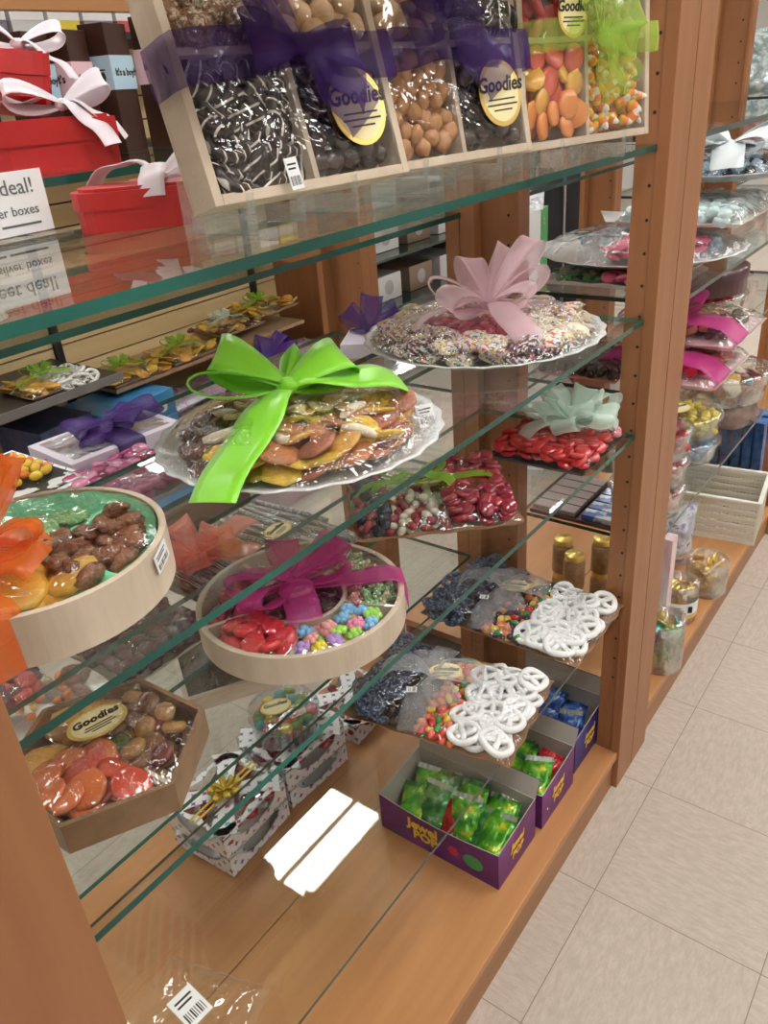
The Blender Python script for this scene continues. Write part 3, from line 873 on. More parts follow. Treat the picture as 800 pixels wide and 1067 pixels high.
# pink bow platter
PX, PY = -.632, 1.070
M = TR(PX, PY, ZA)
t = platter('pretzel_platter', 'large round silver platter of sprinkled pretzels with a pale pink sheer bow', PX, PY, ZA, .186)
SPR = [one('sprinkled_pretzel', lambda g, i=i: (g.ball((0, 0, 0), .021, 0, 16, 9, (1.15, 1, .42), .12, seed=i)), speckle('sprinkle_coat_' + n, b, c, 330, .35)) for i, (n, b, c) in enumerate((
    ('mix', (.80, .74, .68), [(.70, .12, .14), (.10, .22, .5), (.80, .60, .1), (.85, .82, .78)]), ('pale', (.78, .70, .60), [(.84, .80, .74), (.62, .46, .34), (.85, .70, .3), (.8, .78, .75)]),
    ('dark', (.14, .08, .07), [(.75, .72, .7), (.55, .15, .2), (.06, .05, .1), (.75, .72, .7)])))]
pour('sprinkled_pretzel', SPR[:2] + [SPR[0]], M, lambda x, y: .085 ** 2 < x * x + y * y < .150 ** 2 and not (x > -.02 and y < -.03), bbc(.15), .033, 40, .016, 2, .013, 'sprinkle-coated pretzel on the pink bow platter', 'pretzel', 'sprinkled pretzels on the pink bow platter', .4)
pour('sprinkled_pretzel', [SPR[2], SPR[0]], M, lambda x, y: .085 ** 2 < x * x + y * y < .150 ** 2 and (x > -.02 and y < -.03), bbc(.15), .031, 16, .016, 2, .013, 'dark sprinkle-coated pretzel at the left of the pink bow platter', 'pretzel', 'dark sprinkled pretzels on the pink bow platter', .4)
REDC = m_ball('cherry_sour', .0095, candy('cherry_sour', (.42, .02, .06)), 2, amp=.05)
pour('cherry_sweet', REDC, M, lambda x, y: x * x + y * y < .082 ** 2 and y < .02, bbc(.08), .018, 34, .016, 2, .012, 'dark red sweet in the centre of the pink bow platter', 'candy', 'red sweets on the pink bow platter', .4)
MINT2 = [slab('mint_wafer', mat('mint_wafer_' + n, c, .5), .018, .006, sd=i) for i, (n, c) in enumerate((('green', (.50, .72, .38)), ('pink', (.80, .42, .42)), ('cream', (.82, .78, .62))))]
pour('mint_wafer', MINT2, M, lambda x, y: x * x + y * y < .085 ** 2 and y > .02, bbc(.08), .026, 14, .016, 2, .010, 'green, pink or cream wafer on the pink bow platter', 'candy', 'wafers on the pink bow platter', .3)
drape(t, circle(.178, 28), .056, m=CELLO, amp=.004, seed=9, z0=.018, power=3)
bow(t, TR(.02, -.015, .058), PINKO, [(1.75, .095, .05, .06, .4), (.9, .09, .05, .035, -.3), (2.5, .085, .045, .05, .2), (-2.6, .09, .045, .035, .3), (-1.9, .085, .05, .02, -.3), (.1, .07, .04, .02, .2), (1.3, .10, .05, .075, .1)],
    [(-.55, .13, .018, -.035, .3), (2.1, .10, .02, -.01, .2), (-2.3, .12, .02, -.02, .2), (1.2, .11, .01, -.02, -.3)], wid=.044, knot=.012, th=.0004)


# round wooden tray with divided cells
def round_tray(name, label, x, y, z, r, h, rz, spokes, inner, wm, rim=.007, liner=None):
    t = thing(name, label, 'tray', TR(x, y, z, rz))
    g = G()
    g.lathe([(0, 0), (r, 0), (r, h), (r - rim, h), (r - rim, .004), (0, .004)], 72, 0, None, False)
    o = g.build('tray_rim', wm, t)
    for p in o.data.polygons: p.use_smooth = False
    if inner: G().lathe([(inner, .004), (inner, h - .004), (inner - .005, h - .004), (inner - .005, .004), (inner, .004)], 48, 0, None, False).build('inner_ring', wm, t)
    for a in spokes:
        G().box((inner or 0, -.0025, .004), (r - rim, .0025, h - .004), 0, Matrix.Rotation(a, 4, 'Z')).build('divider', wm, t)
    return t


# orange bow tray
OX, OY, OR, OH = -.606, .276, .112, .045
M = TR(OX, OY, ZA)
t = round_tray('nut_tray', 'round pale wooden tray of pralines and dried fruit with orange bow, nearest the camera', OX, OY, ZA, OR, OH, 0, (), 0, PALE, .006)
TISS = mat('mint_tissue_paper', (.22, .66, .38), .7, bump=.5, bscale=60)
g = G()
for a in (.15, 1.75, 3.3, 4.85):
    g.grid(lambda u, v, a=a: (math.cos(a) * u * .1 + math.sin(a) * (v - .5) * .022, math.sin(a) * u * .1 - math.cos(a) * (v - .5) * .022,
                              .016 + .022 * math.sin(PI * v) + .006 * noise.noise(Vector((u * 9, v * 4, a)))), 14, 6, 0, None)
g.grid(lambda u, v: ((OR - .008 - .014 * v) * math.cos(2 * PI * u), (OR - .008 - .014 * v) * math.sin(2 * PI * u), .044 - .028 * v + .005 * noise.noise(Vector((math.cos(6.28 * u) * 8, math.sin(6.28 * u) * 8, v * 2)))), 60, 5, 0)
g.grid(lambda u, v: ((.1 * v) * math.cos(2 * PI * u), (.1 * v) * math.sin(2 * PI * u), .008), 40, 3, 0)
g.build('tissue_liner', TISS, t)
PRAL = m_ball('praline', .0098, CARAMEL, 4, (1.45, .9, .75), .2)
A = lambda x, y: math.atan2(y, x) % (2 * PI)
cell = lambda a0, a1: (lambda x, y: x * x + y * y < .088 ** 2 and x * x + y * y > .018 ** 2 and a0 < A(x, y) < a1)
pour('praline_nut', PRAL, M, cell(-.1, 1.65), bbc(.092), .0185, 40, .018, 3, .009, 'glazed brown praline nut in the orange bow tray', 'nut', 'pralines in the orange bow tray', .6)
GJ = [slab('sugared_jelly', speckle('green_sugar', (.22, .42, .16), [(.34, .52, .26), (.16, .34, .12)], 300), .019, .007, sd=i, amp=.05) for i in range(2)]
pour('green_jelly', GJ, M, (lambda x, y: x * x + y * y < .078 ** 2 and 1.95 < A(x, y) < 3.15), bbc(.09), .030, 10, .018, 2, .012, 'sugared green jelly in the orange bow tray', 'candy', 'green jellies in the orange bow tray', .3)
pour('dried_apricot', [APRI[1], APRI[2]], M, (lambda x, y: x * x + y * y < .075 ** 2 and 3.4 < A(x, y) < 4.8), bbc(.09), .028, 12, .018, 2, .012, 'orange brown dried fruit in the orange bow tray', 'dried fruit', 'apricots in the orange bow tray', .4)
pour('dried_mango', [slab('mango_round', mat('mango_round', (.84, .50, .07), .4, (.72, .38, .05), scale=60, bump=.25, coat=.2), .026, .009, amp=.04)], M, lambda x, y: x * x + y * y < .070 ** 2 and 4.9 < A(x, y), bbc(.09), .034, 8, .018, 2, .012, 'yellow dried mango round in the orange bow tray', 'dried fruit', 'mango rounds in the orange bow tray', .35)
drape(t, circle(OR - .001, 28), OH + .009, m=CELLO_T, amp=.0015, seed=3, z0=OH - .002, power=8)
bow(t, TR(.008, -.052, .056), ORANO, [(1.9, .060, .03, .065, .5), (2.7, .06, .035, .03, .3), (.9, .055, .03, .015, -.3), (-.5, .06, .03, .01, .2), (-1.9, .065, .03, .02, .2)],
    [(.55, .055, .01, -.002, .2), (1.5, .06, .012, .0, .2)], wid=.042, knot=.012, th=.0004)
g = G(); g.strip([(.02, -.085, .0545), (.06, -.083, .054), (.082, -.081, .053), (.0865, -.08, .045), (.0868, -.08, .02), (.0868, -.08, -.0)], (0, 1, 0), .040, 0, nw=5)
g.build('ribbon_band', ORANO, t)
price_tag(t, Matrix.Rotation(.52, 4, 'Z') @ Matrix.Translation((OR + .0015, 0, .034)) @ Matrix(((0, 0, 1), (1, 0, 0), (0, 1, 0))).to_4x4() @ Matrix.Rotation(.2, 4, 'Z'), .026, .018)

# magenta ribbon tray
DX, DY, DRR, DH = -.594, .565, .1255, .036
M = TR(DX, DY, ZD)
SP = (.35, 1.72, 3.0, 4.25, 5.35)
t = round_tray('candy_tray', 'round pale wooden tray of divided sweets with a magenta sheer ribbon', DX, DY, ZD, DRR, DH, 0, SP, .056, PALE, .007)
seg = lambda a0, a1: (lambda x, y: .066 ** 2 < x * x + y * y < .106 ** 2 and a0 + .09 < (math.atan2(y, x) % (2 * PI)) < a1 - .09)
pour('flower_candy', FLOW, M, lambda x, y: .066 ** 2 < x * x + y * y < .107 ** 2 and (A(x, y) > 5.43 or A(x, y) < .27), bbc(.11), .0152, 50, .012, 3, .009, 'pastel flower-shaped sweet in the magenta ribbon tray', 'candy', 'flower sweets in the magenta ribbon tray', .4)
pour('red_gummy', GUMR, M, seg(4.25, 5.35), bbc(.11), .020, 22, .012, 3, .009, 'shiny red gummy in the magenta ribbon tray', 'gummy', 'red gummies in the magenta ribbon tray', .6)
WORM = [one('sour_strip', lambda g, i=i: g.tube([(-.02, 0, 0), (-.008, .006, .002), (.006, -.003, .003), (.02, .004, 0)], [.0035, .005, .005, .0035], 0, 7), speckle('sour_sugar_' + n, c, [[min(1, x * 1.5 + .1) for x in c], [x * .7 for x in c]], 420)) for i, (n, c) in enumerate((('green', (.20, .40, .16)), ('rose', (.62, .24, .22)), ('olive', (.36, .34, .20))))]
pour('sour_strip', WORM, M, seg(.35, 1.72), bbc(.11), .014, 46, .012, 3, .008, 'green or rose sour strip in the magenta ribbon tray', 'candy', 'sour strips in the magenta ribbon tray', .4)
pour('jelly_bean', [JB['yellow'], JB['orange'], JB['green'], JB['coral']], M, seg(1.72, 3.0), bbc(.11), .015, 22, .013, 1, .009, 'yellow or orange bean at the back of the magenta ribbon tray', 'jelly bean', 'beans in the magenta ribbon tray', .7)
pour('berry_sour', REDC, M, seg(3.0, 4.25), bbc(.11), .017, 40, .012, 2, .010, 'dark red berry sweet in the magenta ribbon tray', 'candy', 'berry sweets in the magenta ribbon tray', .5)
pour('chocolate_nugget', CHOC, M, lambda x, y: x * x + y * y < .042 ** 2, bbc(.045), .018, 14, .012, 2, .009, 'dark chocolate nugget in the middle ring of the magenta ribbon tray', 'candy', 'nuggets in the magenta ribbon tray', .5)
drape(t, circle(DRR - .001, 28), DH + .009, m=CELLO, amp=.0022, seed=5, z0=DH - .002, power=8)
sticker(t, TR(.0, -.005, DH + .0095, 1.2), .018)
bow(t, TR(-.005, -.005, DH + .012), MAGO, [(-1.4, .085, .03, .018, .4), (-2.2, .08, .03, .015, .3), (1.5, .085, .03, .02, .3), (.9, .07, .03, .012, -.3), (2.5, .07, .03, .02, .2)],
    [(-.65, .075, .015, -.004, .2), (-2.8, .08, .015, -.004, .2)], wid=.040, knot=.009, th=.0004)
g = G()
ba = .78
g.strip([(.01 + .02 * k, 0, DH + .0115) for k in range(6)] + [(DRR + .001, 0, DH + .004), (DRR + .0025, 0, DH - .006), (DRR + .0025, 0, .003)], (0, 1, 0), [.02, .026, .03, .032, .034, .036, .036, .036, .036], 0, nw=5, T=Matrix.Rotation(ba, 4, 'Z'))
g.build('ribbon_band', MAGO, t)

# hexagonal tray
HX, HY, HR = -.589, .276, .098
ha = math.atan2(.197 - HY, -.539 - HX)
hexp = [(HR * math.cos(ha + k * PI / 3), HR * math.sin(ha + k * PI / 3)) for k in range(6)]
t = thing('candy_tray', 'hexagonal wooden tray of gummies beside the near post', 'tray', TR(HX, HY, ZD))
HG = wood('walnut_tray', (.20, .115, .06), (.27, .16, .085), 'X'); HH = .033
g = G(); g.prism(hexp, 0, .003)
for k in range(6):
    a = Vector(hexp[k] + (0,)); b = Vector(hexp[(k + 1) % 6] + (0,)); g.prism([a[:2], b[:2], (b * .94)[:2], (a * .94)[:2]], .003, HH)
g.build('tray_rim', HG, t)
for k in (1, 3, 5):
    b = Vector(hexp[k] + (0,)) * .94; n_ = Vector((-b.y, b.x, 0)).normalized() * .002
    G().prism([(n_.x, n_.y), (-n_.x, -n_.y), ((b - n_).x, (b - n_).y), ((b + n_).x, (b + n_).y)], .003, HH - .004).build('divider', PALE, t)
M = TR(HX, HY, ZD)
ain = lambda a0, a1, r=.066: (lambda x, y: x * x + y * y < r * r and x * x + y * y > .012 ** 2 and a0 < (math.atan2(y, x) - ha) % (2 * PI) < a1)
RG = [slab('red_slice', gum('red_slice_' + n, c), .018, .007, sd=i, amp=.04) for i, (n, c) in enumerate((('red', (.70, .09, .05)), ('orange', (.78, .20, .06)), ('coral', (.74, .14, .10))))]
pour('gummy_slice', RG, M, ain(5.35, 7.2), bbc(.08), .020, 26, .010, 3, .008, 'red orange gummy slice in the hexagonal tray', 'gummy', 'red slices in the hexagonal tray', .4)
pour('gummy_slice', RG, M, ain(0, 1.0), bbc(.08), .020, 26, .010, 3, .008, 'red orange gummy slice in the hexagonal tray', 'gummy', 'red slices in the hexagonal tray', .4)
DG = [slab('dark_gummy', gum('dark_gummy_' + n, c), .012, .009, sd=i, amp=.05) for i, (n, c) in enumerate((('green', (.10, .13, .04)), ('brown', (.20, .09, .04)), ('amber', (.40, .20, .06)), ('wine', (.20, .05, .05))))]
pour('dark_gummy', DG, M, ain(1.12, 3.08), bbc(.08), .017, 34, .010, 3, .008, 'dark mixed gummy in the far half of the hexagonal tray', 'gummy', 'dark gummies in the hexagonal tray', .5)
pour('amber_gummy', [DG[2], APRI[2]], M, ain(3.2, 5.2), bbc(.08), .019, 22, .010, 2, .009, 'amber gummy in the left part of the hexagonal tray', 'gummy', 'amber gummies in the hexagonal tray', .5)
drape(t, [(p[0] * .995, p[1] * .995) for p in hexp], HH + .010, m=CELLO, amp=.003, seed=12, z0=HH - .003, power=7)
sticker(t, TR(-.02, .01, HH + .010, 1.35), .022)


# ---------------------------------------------------------------- flat trays on wavy copper board
def flat_tray(label, C0, C1, C2, z, cat='tray', board=None, lift=.02, name='candy_tray', wob=.0022, film_m=None, seed=1):
    """C0 front corner, C1 next along the aisle, C2 the other neighbour of C0 (towards the back)"""
    a = Vector((C1[0] - C0[0], C1[1] - C0[1], 0)); b = Vector((C2[0] - C0[0], C2[1] - C0[1], 0))
    W_, D_ = a.length, b.length
    ex = a.normalized(); ez = Vector((0, 0, 1)); ey = ez.cross(ex)
    if ey.dot(b) < 0: ey = -ey; ex = ex
    M = Matrix.Translation((C0[0], C0[1], z)) @ Matrix((ex, ey, ex.cross(ey))).transposed().to_4x4()
    t = thing(name, label, cat, M)
    P = []
    cs = [(0, 0), (W_, 0), (W_, D_), (0, D_)]
    for k in range(4):
        p, q = cs[k], cs[(k + 1) % 4]; n = 24
        for i in range(n):
            u = i / n; s = math.sin(u * PI * 8) * wob * (1 if 0 < i else 0)
            nx, ny = (q[1] - p[1]), -(q[0] - p[0]); L = math.hypot(nx, ny)
            P.append((p[0] + (q[0] - p[0]) * u + nx / L * s, p[1] + (q[1] - p[1]) * u + ny / L * s))
    g = G(); n = len(P); cx, cy = W_ / 2, D_ / 2
    def ring(f, zz): return [(cx + (x - cx) * f, cy + (y - cy) * f, zz + .0012 * math.sin(i * .9) * (f > .95)) for i, (x, y) in enumerate(P)]
    v = ring(.90, .0) + ring(1, .009) + ring(1, .0105) + ring(.90, .002)
    f = []
    for L in range(3): f += [(L * n + i, L * n + (i + 1) % n, (L + 1) * n + (i + 1) % n, (L + 1) * n + i) for i in range(n)]
    f += [tuple(reversed(range(n))), tuple(3 * n + i for i in range(n))]
    g.add(v, f, 0, False); g.build('tray_board', board or COPPER, t)
    drape(t, [(.002, .002), (W_ - .002, .002), (W_ - .002, D_ - .002), (.002, D_ - .002)], lift + .012, m=film_m or CELLO, amp=.004, seed=seed, z0=.010, power=5)
    return t, M, W_, D_


# lower pretzel tray: u along the aisle, v towards the back
def pretzel_tray(label, C0, C1, C2, tagname, seed, beans, order):
    t, M, W_, D_ = flat_tray(label, C0, C1, C2, ZL, seed=seed, lift=.026)
    a, b, c = order
    ins, bb = rect(.022, .022, W_ - .022, D_ * a - .004)
    pour('white_pretzel', PRETZ, M, ins, bb, .031, 26, .013, 2, .010, 'white yogurt pretzel in the ' + tagname, 'pretzel', 'white pretzels in the ' + tagname, .22)
    ins, bb = rect(.012, D_ * a + .004, W_ - .012, D_ * b)
    pour('jelly_bean', [JB[k] for k in beans], M, ins, bb, .0136, 62, .015, 1, .009, 'glossy jelly bean in the ' + tagname, 'jelly bean', 'jelly beans in the ' + tagname, .6)
    underfill('jelly_bean_layer', [JB[k] for k in beans], M, *rect(.012, D_ * a - .01, W_ - .012, D_ * b + .004), .0125, .008, 'lower layer of jelly beans in the ' + tagname, 'jelly beans', seed)
    ins, bb = rect(.014, D_ * b + .01, W_ - .014, D_ * c)
    pour('chocolate_nugget', CHOC, M, ins, bb, .020, 40, .012, 2, .010, 'dark sweet in the middle of the ' + tagname, 'candy', 'dark sweets in the ' + tagname, .5)
    ins, bb = rect(.014, D_ * c + .01, W_ - .014, D_ - .012)
    pour('navy_pretzel', PRETZ_B, M, ins, bb, .032, 20, .013, 2, .012, 'navy sugared pretzel at the back of the ' + tagname, 'pretzel', 'navy pretzels in the ' + tagname, .4)
    yb = D_ * (b + .04)
    g = G(); g.strip([(x * W_, yb + .01 * math.sin(3 * x) + .02 * (x - .5), .040 - .02 * (2 * x - 1) ** 8) for x in [i / 12 for i in range(13)]], (0, 1, 0), [.045 - .03 * math.exp(-((i - 6) / 2) ** 2) for i in range(13)], 0, nw=5)
    g.build('ribbon_band', CLEARO, t)
    bow(t, TR(W_ * .5, yb, .043, PI / 2), CLEARO, [], [(.5, .085, .03, .018, .2), (-2.7, .085, .02, -.004, .3), (2.3, .075, .01, .0, .2), (-1.0, .07, .012, .0, .2)], wid=.052, knot=.007)
    sticker(t, TR(W_ * .62, yb - .012, .0405, -1.2), .021)
    price_tag(t, TR(W_ * .30, yb + .018, .045, .4), .013, .017)
    return t


pretzel_tray('copper-edged tray of white pretzels and orange jelly beans on the lowest glass shelf, nearer one', (-.432, .784), (-.462, 1.000), (-.726, .752), 'nearer pretzel tray', 11, ['orange', 'orange', 'red', 'coral', 'coral', 'yellow', 'green'], (.38, .56, .74))
pretzel_tray('copper-edged tray of white pretzels and dark jelly beans on the lowest glass shelf, farther one', (-.446, 1.052), (-.446, 1.272), (-.775, 1.070), 'farther pretzel tray', 17, ['orange', 'orange', 'purple', 'purple', 'red', 'yellow', 'green', 'purple'], (.36, .58, .72))

# red and berry tray with the lime tie ribbon
t, M, W_, D_ = flat_tray('copper-edged tray of red sweets and beans tied with lime ribbon', (-.645, .731), (-.465, .892), (-.790, .872), ZD, seed=21, lift=.024)
ins, bb = rect(W_ * .60, .012, W_ - .012, D_ - .012)
pour('red_slice', [slab('wine_slice', gum('wine_gummy', (.26, .012, .03)), .0125, .008, sd=1, amp=.05), slab('wine_slice', gum('wine_gummy_light', (.40, .03, .05)), .012, .008, sd=3, amp=.05)], M, ins, bb, .0155, 90, .012, 3, .008, 'wine red gummy in the lime tied tray', 'gummy', 'wine gummies in the lime tied tray', .5)
ins, bb = rect(W_ * .22, .012, W_ * .58, D_ - .012)
pour('jelly_bean', [JB['cream'], JB['berry'], JB['berry'], JB['cream']], M, ins, bb, .0140, 58, .015, 1, .009, 'cream or red bean in the lime tied tray', 'jelly bean', 'cream and red beans in the lime tied tray', .6)
underfill('jelly_bean_layer', [JB['cream'], JB['berry']], M, *rect(W_ * .2, .012, W_ * .6, D_ - .012), .0125, .008, 'lower layer of cream and red beans in the lime tied tray', 'jelly beans', 9)
NAVY = m_ball('navy_berry', .0095, candy('navy_berry', (.025, .03, .06)), 2, amp=.1)
ins, bb = rect(.010, .012, W_ * .21, D_ - .012)
pour('navy_berry', NAVY + [JB['berry']], M, ins, bb, .016, 60, .012, 2, .010, 'navy berry sweet in the lime tied tray', 'candy', 'navy sweets in the lime tied tray', .5)
g = G(); g.strip([(x * W_, D_ * .55, .040 - .03 * (2 * x - 1) ** 8 + .002 * math.sin(9 * x)) for x in [i / 14 for i in range(15)]], (0, 1, 0), [.020 - .010 * math.exp(-((i - 6) / 2) ** 2) for i in range(15)], 0, nw=4)
g.build('ribbon_band', LIMET, t)
bow(t, TR(W_ * .42, D_ * .55, .043), LIMET, [(2.9, .055, .02, .01, .4), (.4, .05, .02, .01, -.3)], [(3.6, .075, .012, -.002, .3), (-.5, .06, .012, -.002, .3)], wid=.02, knot=.006)
sticker(t, TR(W_ * .52, D_ * .58, .0375, .3), .019)

# mint bow tray
t, M, W_, D_ = flat_tray('tray of red and mixed sweets with a big mint sheer bow', (-.455, 1.074), (-.458, 1.255), (-.625, 1.069), ZD, seed=31, lift=.022, board=mat('dark_tray_board', (.05, .03, .03), .4), wob=0)
REDS = [slab('red_foil_sweet', gum('bright_red', (.50, .008, .014)), .0135, .008, sd=1, amp=.06), slab('red_foil_sweet', gum('bright_red_two', (.62, .022, .024)), .0145, .009, sd=4, amp=.06)]
ins, bb = rect(.010, .010, W_ * .60, D_ - .010)
pour('red_sweet', REDS, M, ins, bb, .0165, 90, .012, 3, .008, 'bright red sweet in the mint bow tray', 'candy', 'red sweets in the mint bow tray', .5)
ins, bb = rect(W_ * .62, .010, W_ - .010, D_ - .010)
pour('jelly_bean', [JB['green'], JB['yellow'], JB['pink'], JB['coral']], M, ins, bb, .014, 24, .015, 1, .009, 'green, yellow or pink bean in the mint bow tray', 'jelly bean', 'beans in the mint bow tray', .6)
bow(t, TR(W_ * .62, D_ * .40, .040), MINTO, [(k * .78 + .2, .07 + .008 * (k % 3), .035, .020 + .012 * (k % 2), (-1) ** k * .3) for k in range(8)] + [(k * 1.25, .045, .03, .045, .2) for k in range(5)],
    [(1.9, .11, .02, .01, .3), (2.6, .10, .02, .0, .2), (-1.2, .07, .02, -.002, .2)], wid=.042, knot=.010, th=.0004)
sticker(t, TR(W_ * .42, D_ * .62, .036, .2), .018)


# ---------------------------------------------------------------- snack bags and the purple display cartons on the deck
def foil(name, c, c2, c3=None):
    if name in MATS: return MATS[name]
    m, nt, out = nodes(name)
    tc = N(nt, 'TexCoord')
    n1 = N(nt, 'TexNoise', {'Vector': tc.outputs['Object'], 'Scale': 34, 'Detail': 2})
    r = N(nt, 'ValToRGB', {0: n1.outputs[0]})
    e = r.color_ramp.elements; e[0].position = .42; e[0].color = c4(c); e[1].position = .60; e[1].color = c4(c2)
    if c3: k = e.new(.68); k.color = c4(c3)
    r.color_ramp.interpolation = 'EASE'
    bp = N(nt, 'Bump', {'Height': N(nt, 'TexNoise', {'Vector': tc.outputs['Object'], 'Scale': 90, 'Detail': 3}).outputs[0], 'Strength': .5, 'Distance': .006})
    b = N(nt, 'BsdfPrincipled', {'Base Color': r.outputs[0], 'Roughness': .2, 'Metallic': .25, 'Coat Weight': .5, 'Normal': bp.outputs[0]})
    nt.links.new(b.outputs[0], out.inputs[0]); MATS[name] = m
    return m


def pouch_mesh(name, w_, l_, th, m, sd=1, crimp=None):
    g = G()
    for s in (1, -1):
        def fn(u, v, s=s):
            e = max(0, math.sin(PI * u)) ** .55 * max(0, math.sin(PI * v)) ** .55
            n_ = noise.noise(Vector((u * 5 + sd * 3, v * 6, sd * 2 + s)))
            return ((u - .5) * w_ * (1 - .08 * math.sin(PI * v)), (v - .5) * l_, s * th / 2 * e * (1 + .5 * n_) + .003 * noise.noise(Vector((u * 9, v * 9, sd))))
        g.grid(fn, 14, 16, 0)
    for e in (-1, 1):
        g.grid(lambda u, v, e=e: ((u - .5) * w_, e * (l_ / 2 + v * .010), .0012 * math.sin(u * 40) + .003 * noise.noise(Vector((u * 9, 9 if e > 0 else 0, sd)))), 20, 1, 1)
    return g.mesh(name, [m, crimp or m])


GRN = foil('green_snack_foil', (.05, .30, .02), (.18, .52, .04), (.75, .70, .05))
GRN2 = foil('dark_green_snack_foil', (.02, .17, .04), (.08, .34, .07), (.55, .60, .55))
BLU = foil('blue_snack_foil', (.01, .05, .28), (.03, .14, .50), (.45, .55, .62))
REDF = foil('red_snack_foil', (.45, .01, .02), (.60, .04, .04), (.7, .65, .6))
CRIMP = mat('silver_crimp', (.62, .66, .62), .25, metal=.6)
POUCH_G = [pouch_mesh('snack_bag', .062, .085, .022, GRN, i, CRIMP if i == 2 else GRN2) for i in range(3)] + [pouch_mesh('snack_bag', .062, .085, .02, GRN2, 5, CRIMP)]
POUCH_B = [pouch_mesh('snack_bag', .055, .075, .02, BLU, i + 7, CRIMP if i else BLU) for i in range(2)]
POUCH_R = [pouch_mesh('snack_bag', .055, .075, .02, REDF, 11)]
VIO = {'violet': mat('violet_carton_print', (.10, .015, .13), .4, (.19, .04, .22), scale=18, lo=.45, hi=.75), 'navy': mat('navy_carton_print', (.025, .02, .16), .4, (.05, .05, .28), scale=18, lo=.45, hi=.75)}
INNER = mat('grey_board_inside', (.40, .37, .33), .7)
YPR = mat('yellow_print', (.85, .55, .03), .45); GPR = mat('green_print', (.05, .32, .10), .45); RPR = mat('red_print', (.55, .03, .08), .45)
FX = Matrix(((0, 0, 1), (1, 0, 0), (0, 1, 0))).to_4x4()      # lettering on a face looking along +x
FY = Matrix(((1, 0, 0), (0, 0, -1), (0, 1, 0))).to_4x4()     # on a face looking along -y


def carton(label, x0, x1, y0, y1, kind, h=.090, hb=.125, txt='Jewel'):
    t = thing('display_carton', label, 'display carton', TR(x0, y0, .105), 'purple display cartons on the deck')
    w_, d_ = x1 - x0, y1 - y0; k = .002
    def walls(g, mi, e, top):
        pass
    g = G()
    # front (-y), right (+x), left (-x), back (+y, raised) walls, printed outside
    def wall(p, q, h0, h1, nx, ny):
        o = [(p[0], p[1], 0), (q[0], q[1], 0), (q[0], q[1], h1), (p[0], p[1], h0)]
        i = [(a[0] - nx * k, a[1] - ny * k, a[2]) for a in o]
        g.add(o, [(0, 1, 2, 3)], 0); g.add(i, [(3, 2, 1, 0)], 1)
        g.add([o[3], o[2], i[2], i[3]], [(0, 1, 2, 3)], 1)
    n = 8
    for j in range(n):                                            # front edge dips in a shallow curve
        u0, u1 = j / n, (j + 1) / n; f = lambda u: h - .012 * math.sin(PI * u)
        wall((w_ * u0, 0), (w_ * u1, 0), f(u0), f(u1), 0, -1)
    wall((w_, 0), (w_, d_), h, h + .012, 1, 0)
    wall((0, d_), (0, 0), h + .010, h, -1, 0)
    wall((w_, d_), (0, d_), h + .012, h + .010, 0, 1)
    g.build('carton_walls', [VIO[kind], INNER], t)
    G().box((k, k, 0), (w_ - k, d_ - k, .002)).build('carton_bottom', INNER, t)
    g = G(); g.grid(lambda u, v: (w_ * u, d_ - .001 + .018 * v, h + .010 + (hb - h) * v), 2, 6, 0); g.grid(lambda u, v: (w_ * u, d_ + .001 + .018 * v, h + .010 + (hb - h) * v), 2, 6, 1)
    g.build('back_flap', [INNER, VIO[kind]], t)
    lettering('lettering', txt, .032, YPR, t, Matrix.Translation((w_ * .38, -.0006, h * .62)) @ FY, bold=.0012)
    lettering('lettering', 'POP', .030, YPR, t, Matrix.Translation((w_ * .40, -.0006, h * .34)) @ FY, bold=.0012)
    lettering('lettering', txt, .022, YPR, t, Matrix.Translation((w_ + .0006, d_ * .5, h * .66)) @ FX, bold=.001, shear=.2)
    lettering('lettering', 'POP', .022, YPR, t, Matrix.Translation((w_ + .0006, d_ * .5, h * .40)) @ FX, bold=.001, shear=.2)
    g = G(); T = Matrix.Translation((w_ * .80, -.0004, h * .42)) @ FY
    g.prism([(p[0] * 1.25, p[1]) for p in circle(.017, 20)], 0, .0004, 0, T); g.build('gem_print', GPR, t)
    g = G(); T = Matrix.Translation((w_ * .64, -.0004, h * .45)) @ FY
    g.prism(circle(.012, 6), 0, .0004, 0, T); g.build('gem_print', RPR, t)
    return t


def fill_bags(x0, x1, y0, y1, meshes, n, label, group, zb=.135, zs=.022, sd=3):
    r2 = random.Random(sd)
    for i in range(n):
        o = bpy.data.objects.new('snack_bag', r2.choice(meshes)); COL.objects.link(o)
        col = i % max(1, n // 2); row = i // max(1, n // 2)
        x = x0 + .024 + (col + .5) / max(1, n // 2) * (x1 - x0 - .048) + r2.uniform(-.005, .005); y = y0 + (y1 - y0) * (.36 + .30 * row) + r2.uniform(-.006, .006)
        o.matrix_world = TR(x, y, zb + zs * (i % 3) * .5 + .006 * row, r2.uniform(-.35, .35), r2.uniform(.1, .9), r2.uniform(-.3, .3))
        tag(o, label, 'snack bag', group)


carton('violet Jewel Pop carton of green snack bags nearest the camera', -.752, -.486, .843, .985, 'violet')
fill_bags(-.742, -.496, .853, .975, POUCH_G + POUCH_G[2:] + POUCH_R, 18, 'green foil snack bag in the carton nearest the camera', 'snack bags in the nearest carton')
carton('violet carton of bright green snack bags, middle of the three', -.752, -.482, 1.006, 1.148, 'violet')
fill_bags(-.742, -.492, 1.016, 1.138, POUCH_G[:3] + POUCH_R, 18, 'green foil snack bag in the middle carton', 'snack bags in the middle carton', sd=8)
carton('navy blue carton of blue snack bags beside the middle post', -.752, -.490, 1.172, 1.318, 'navy')
fill_bags(-.742, -.500, 1.182, 1.308, POUCH_B, 18, 'blue foil snack bag in the navy carton', 'snack bags in the navy carton', sd=5)


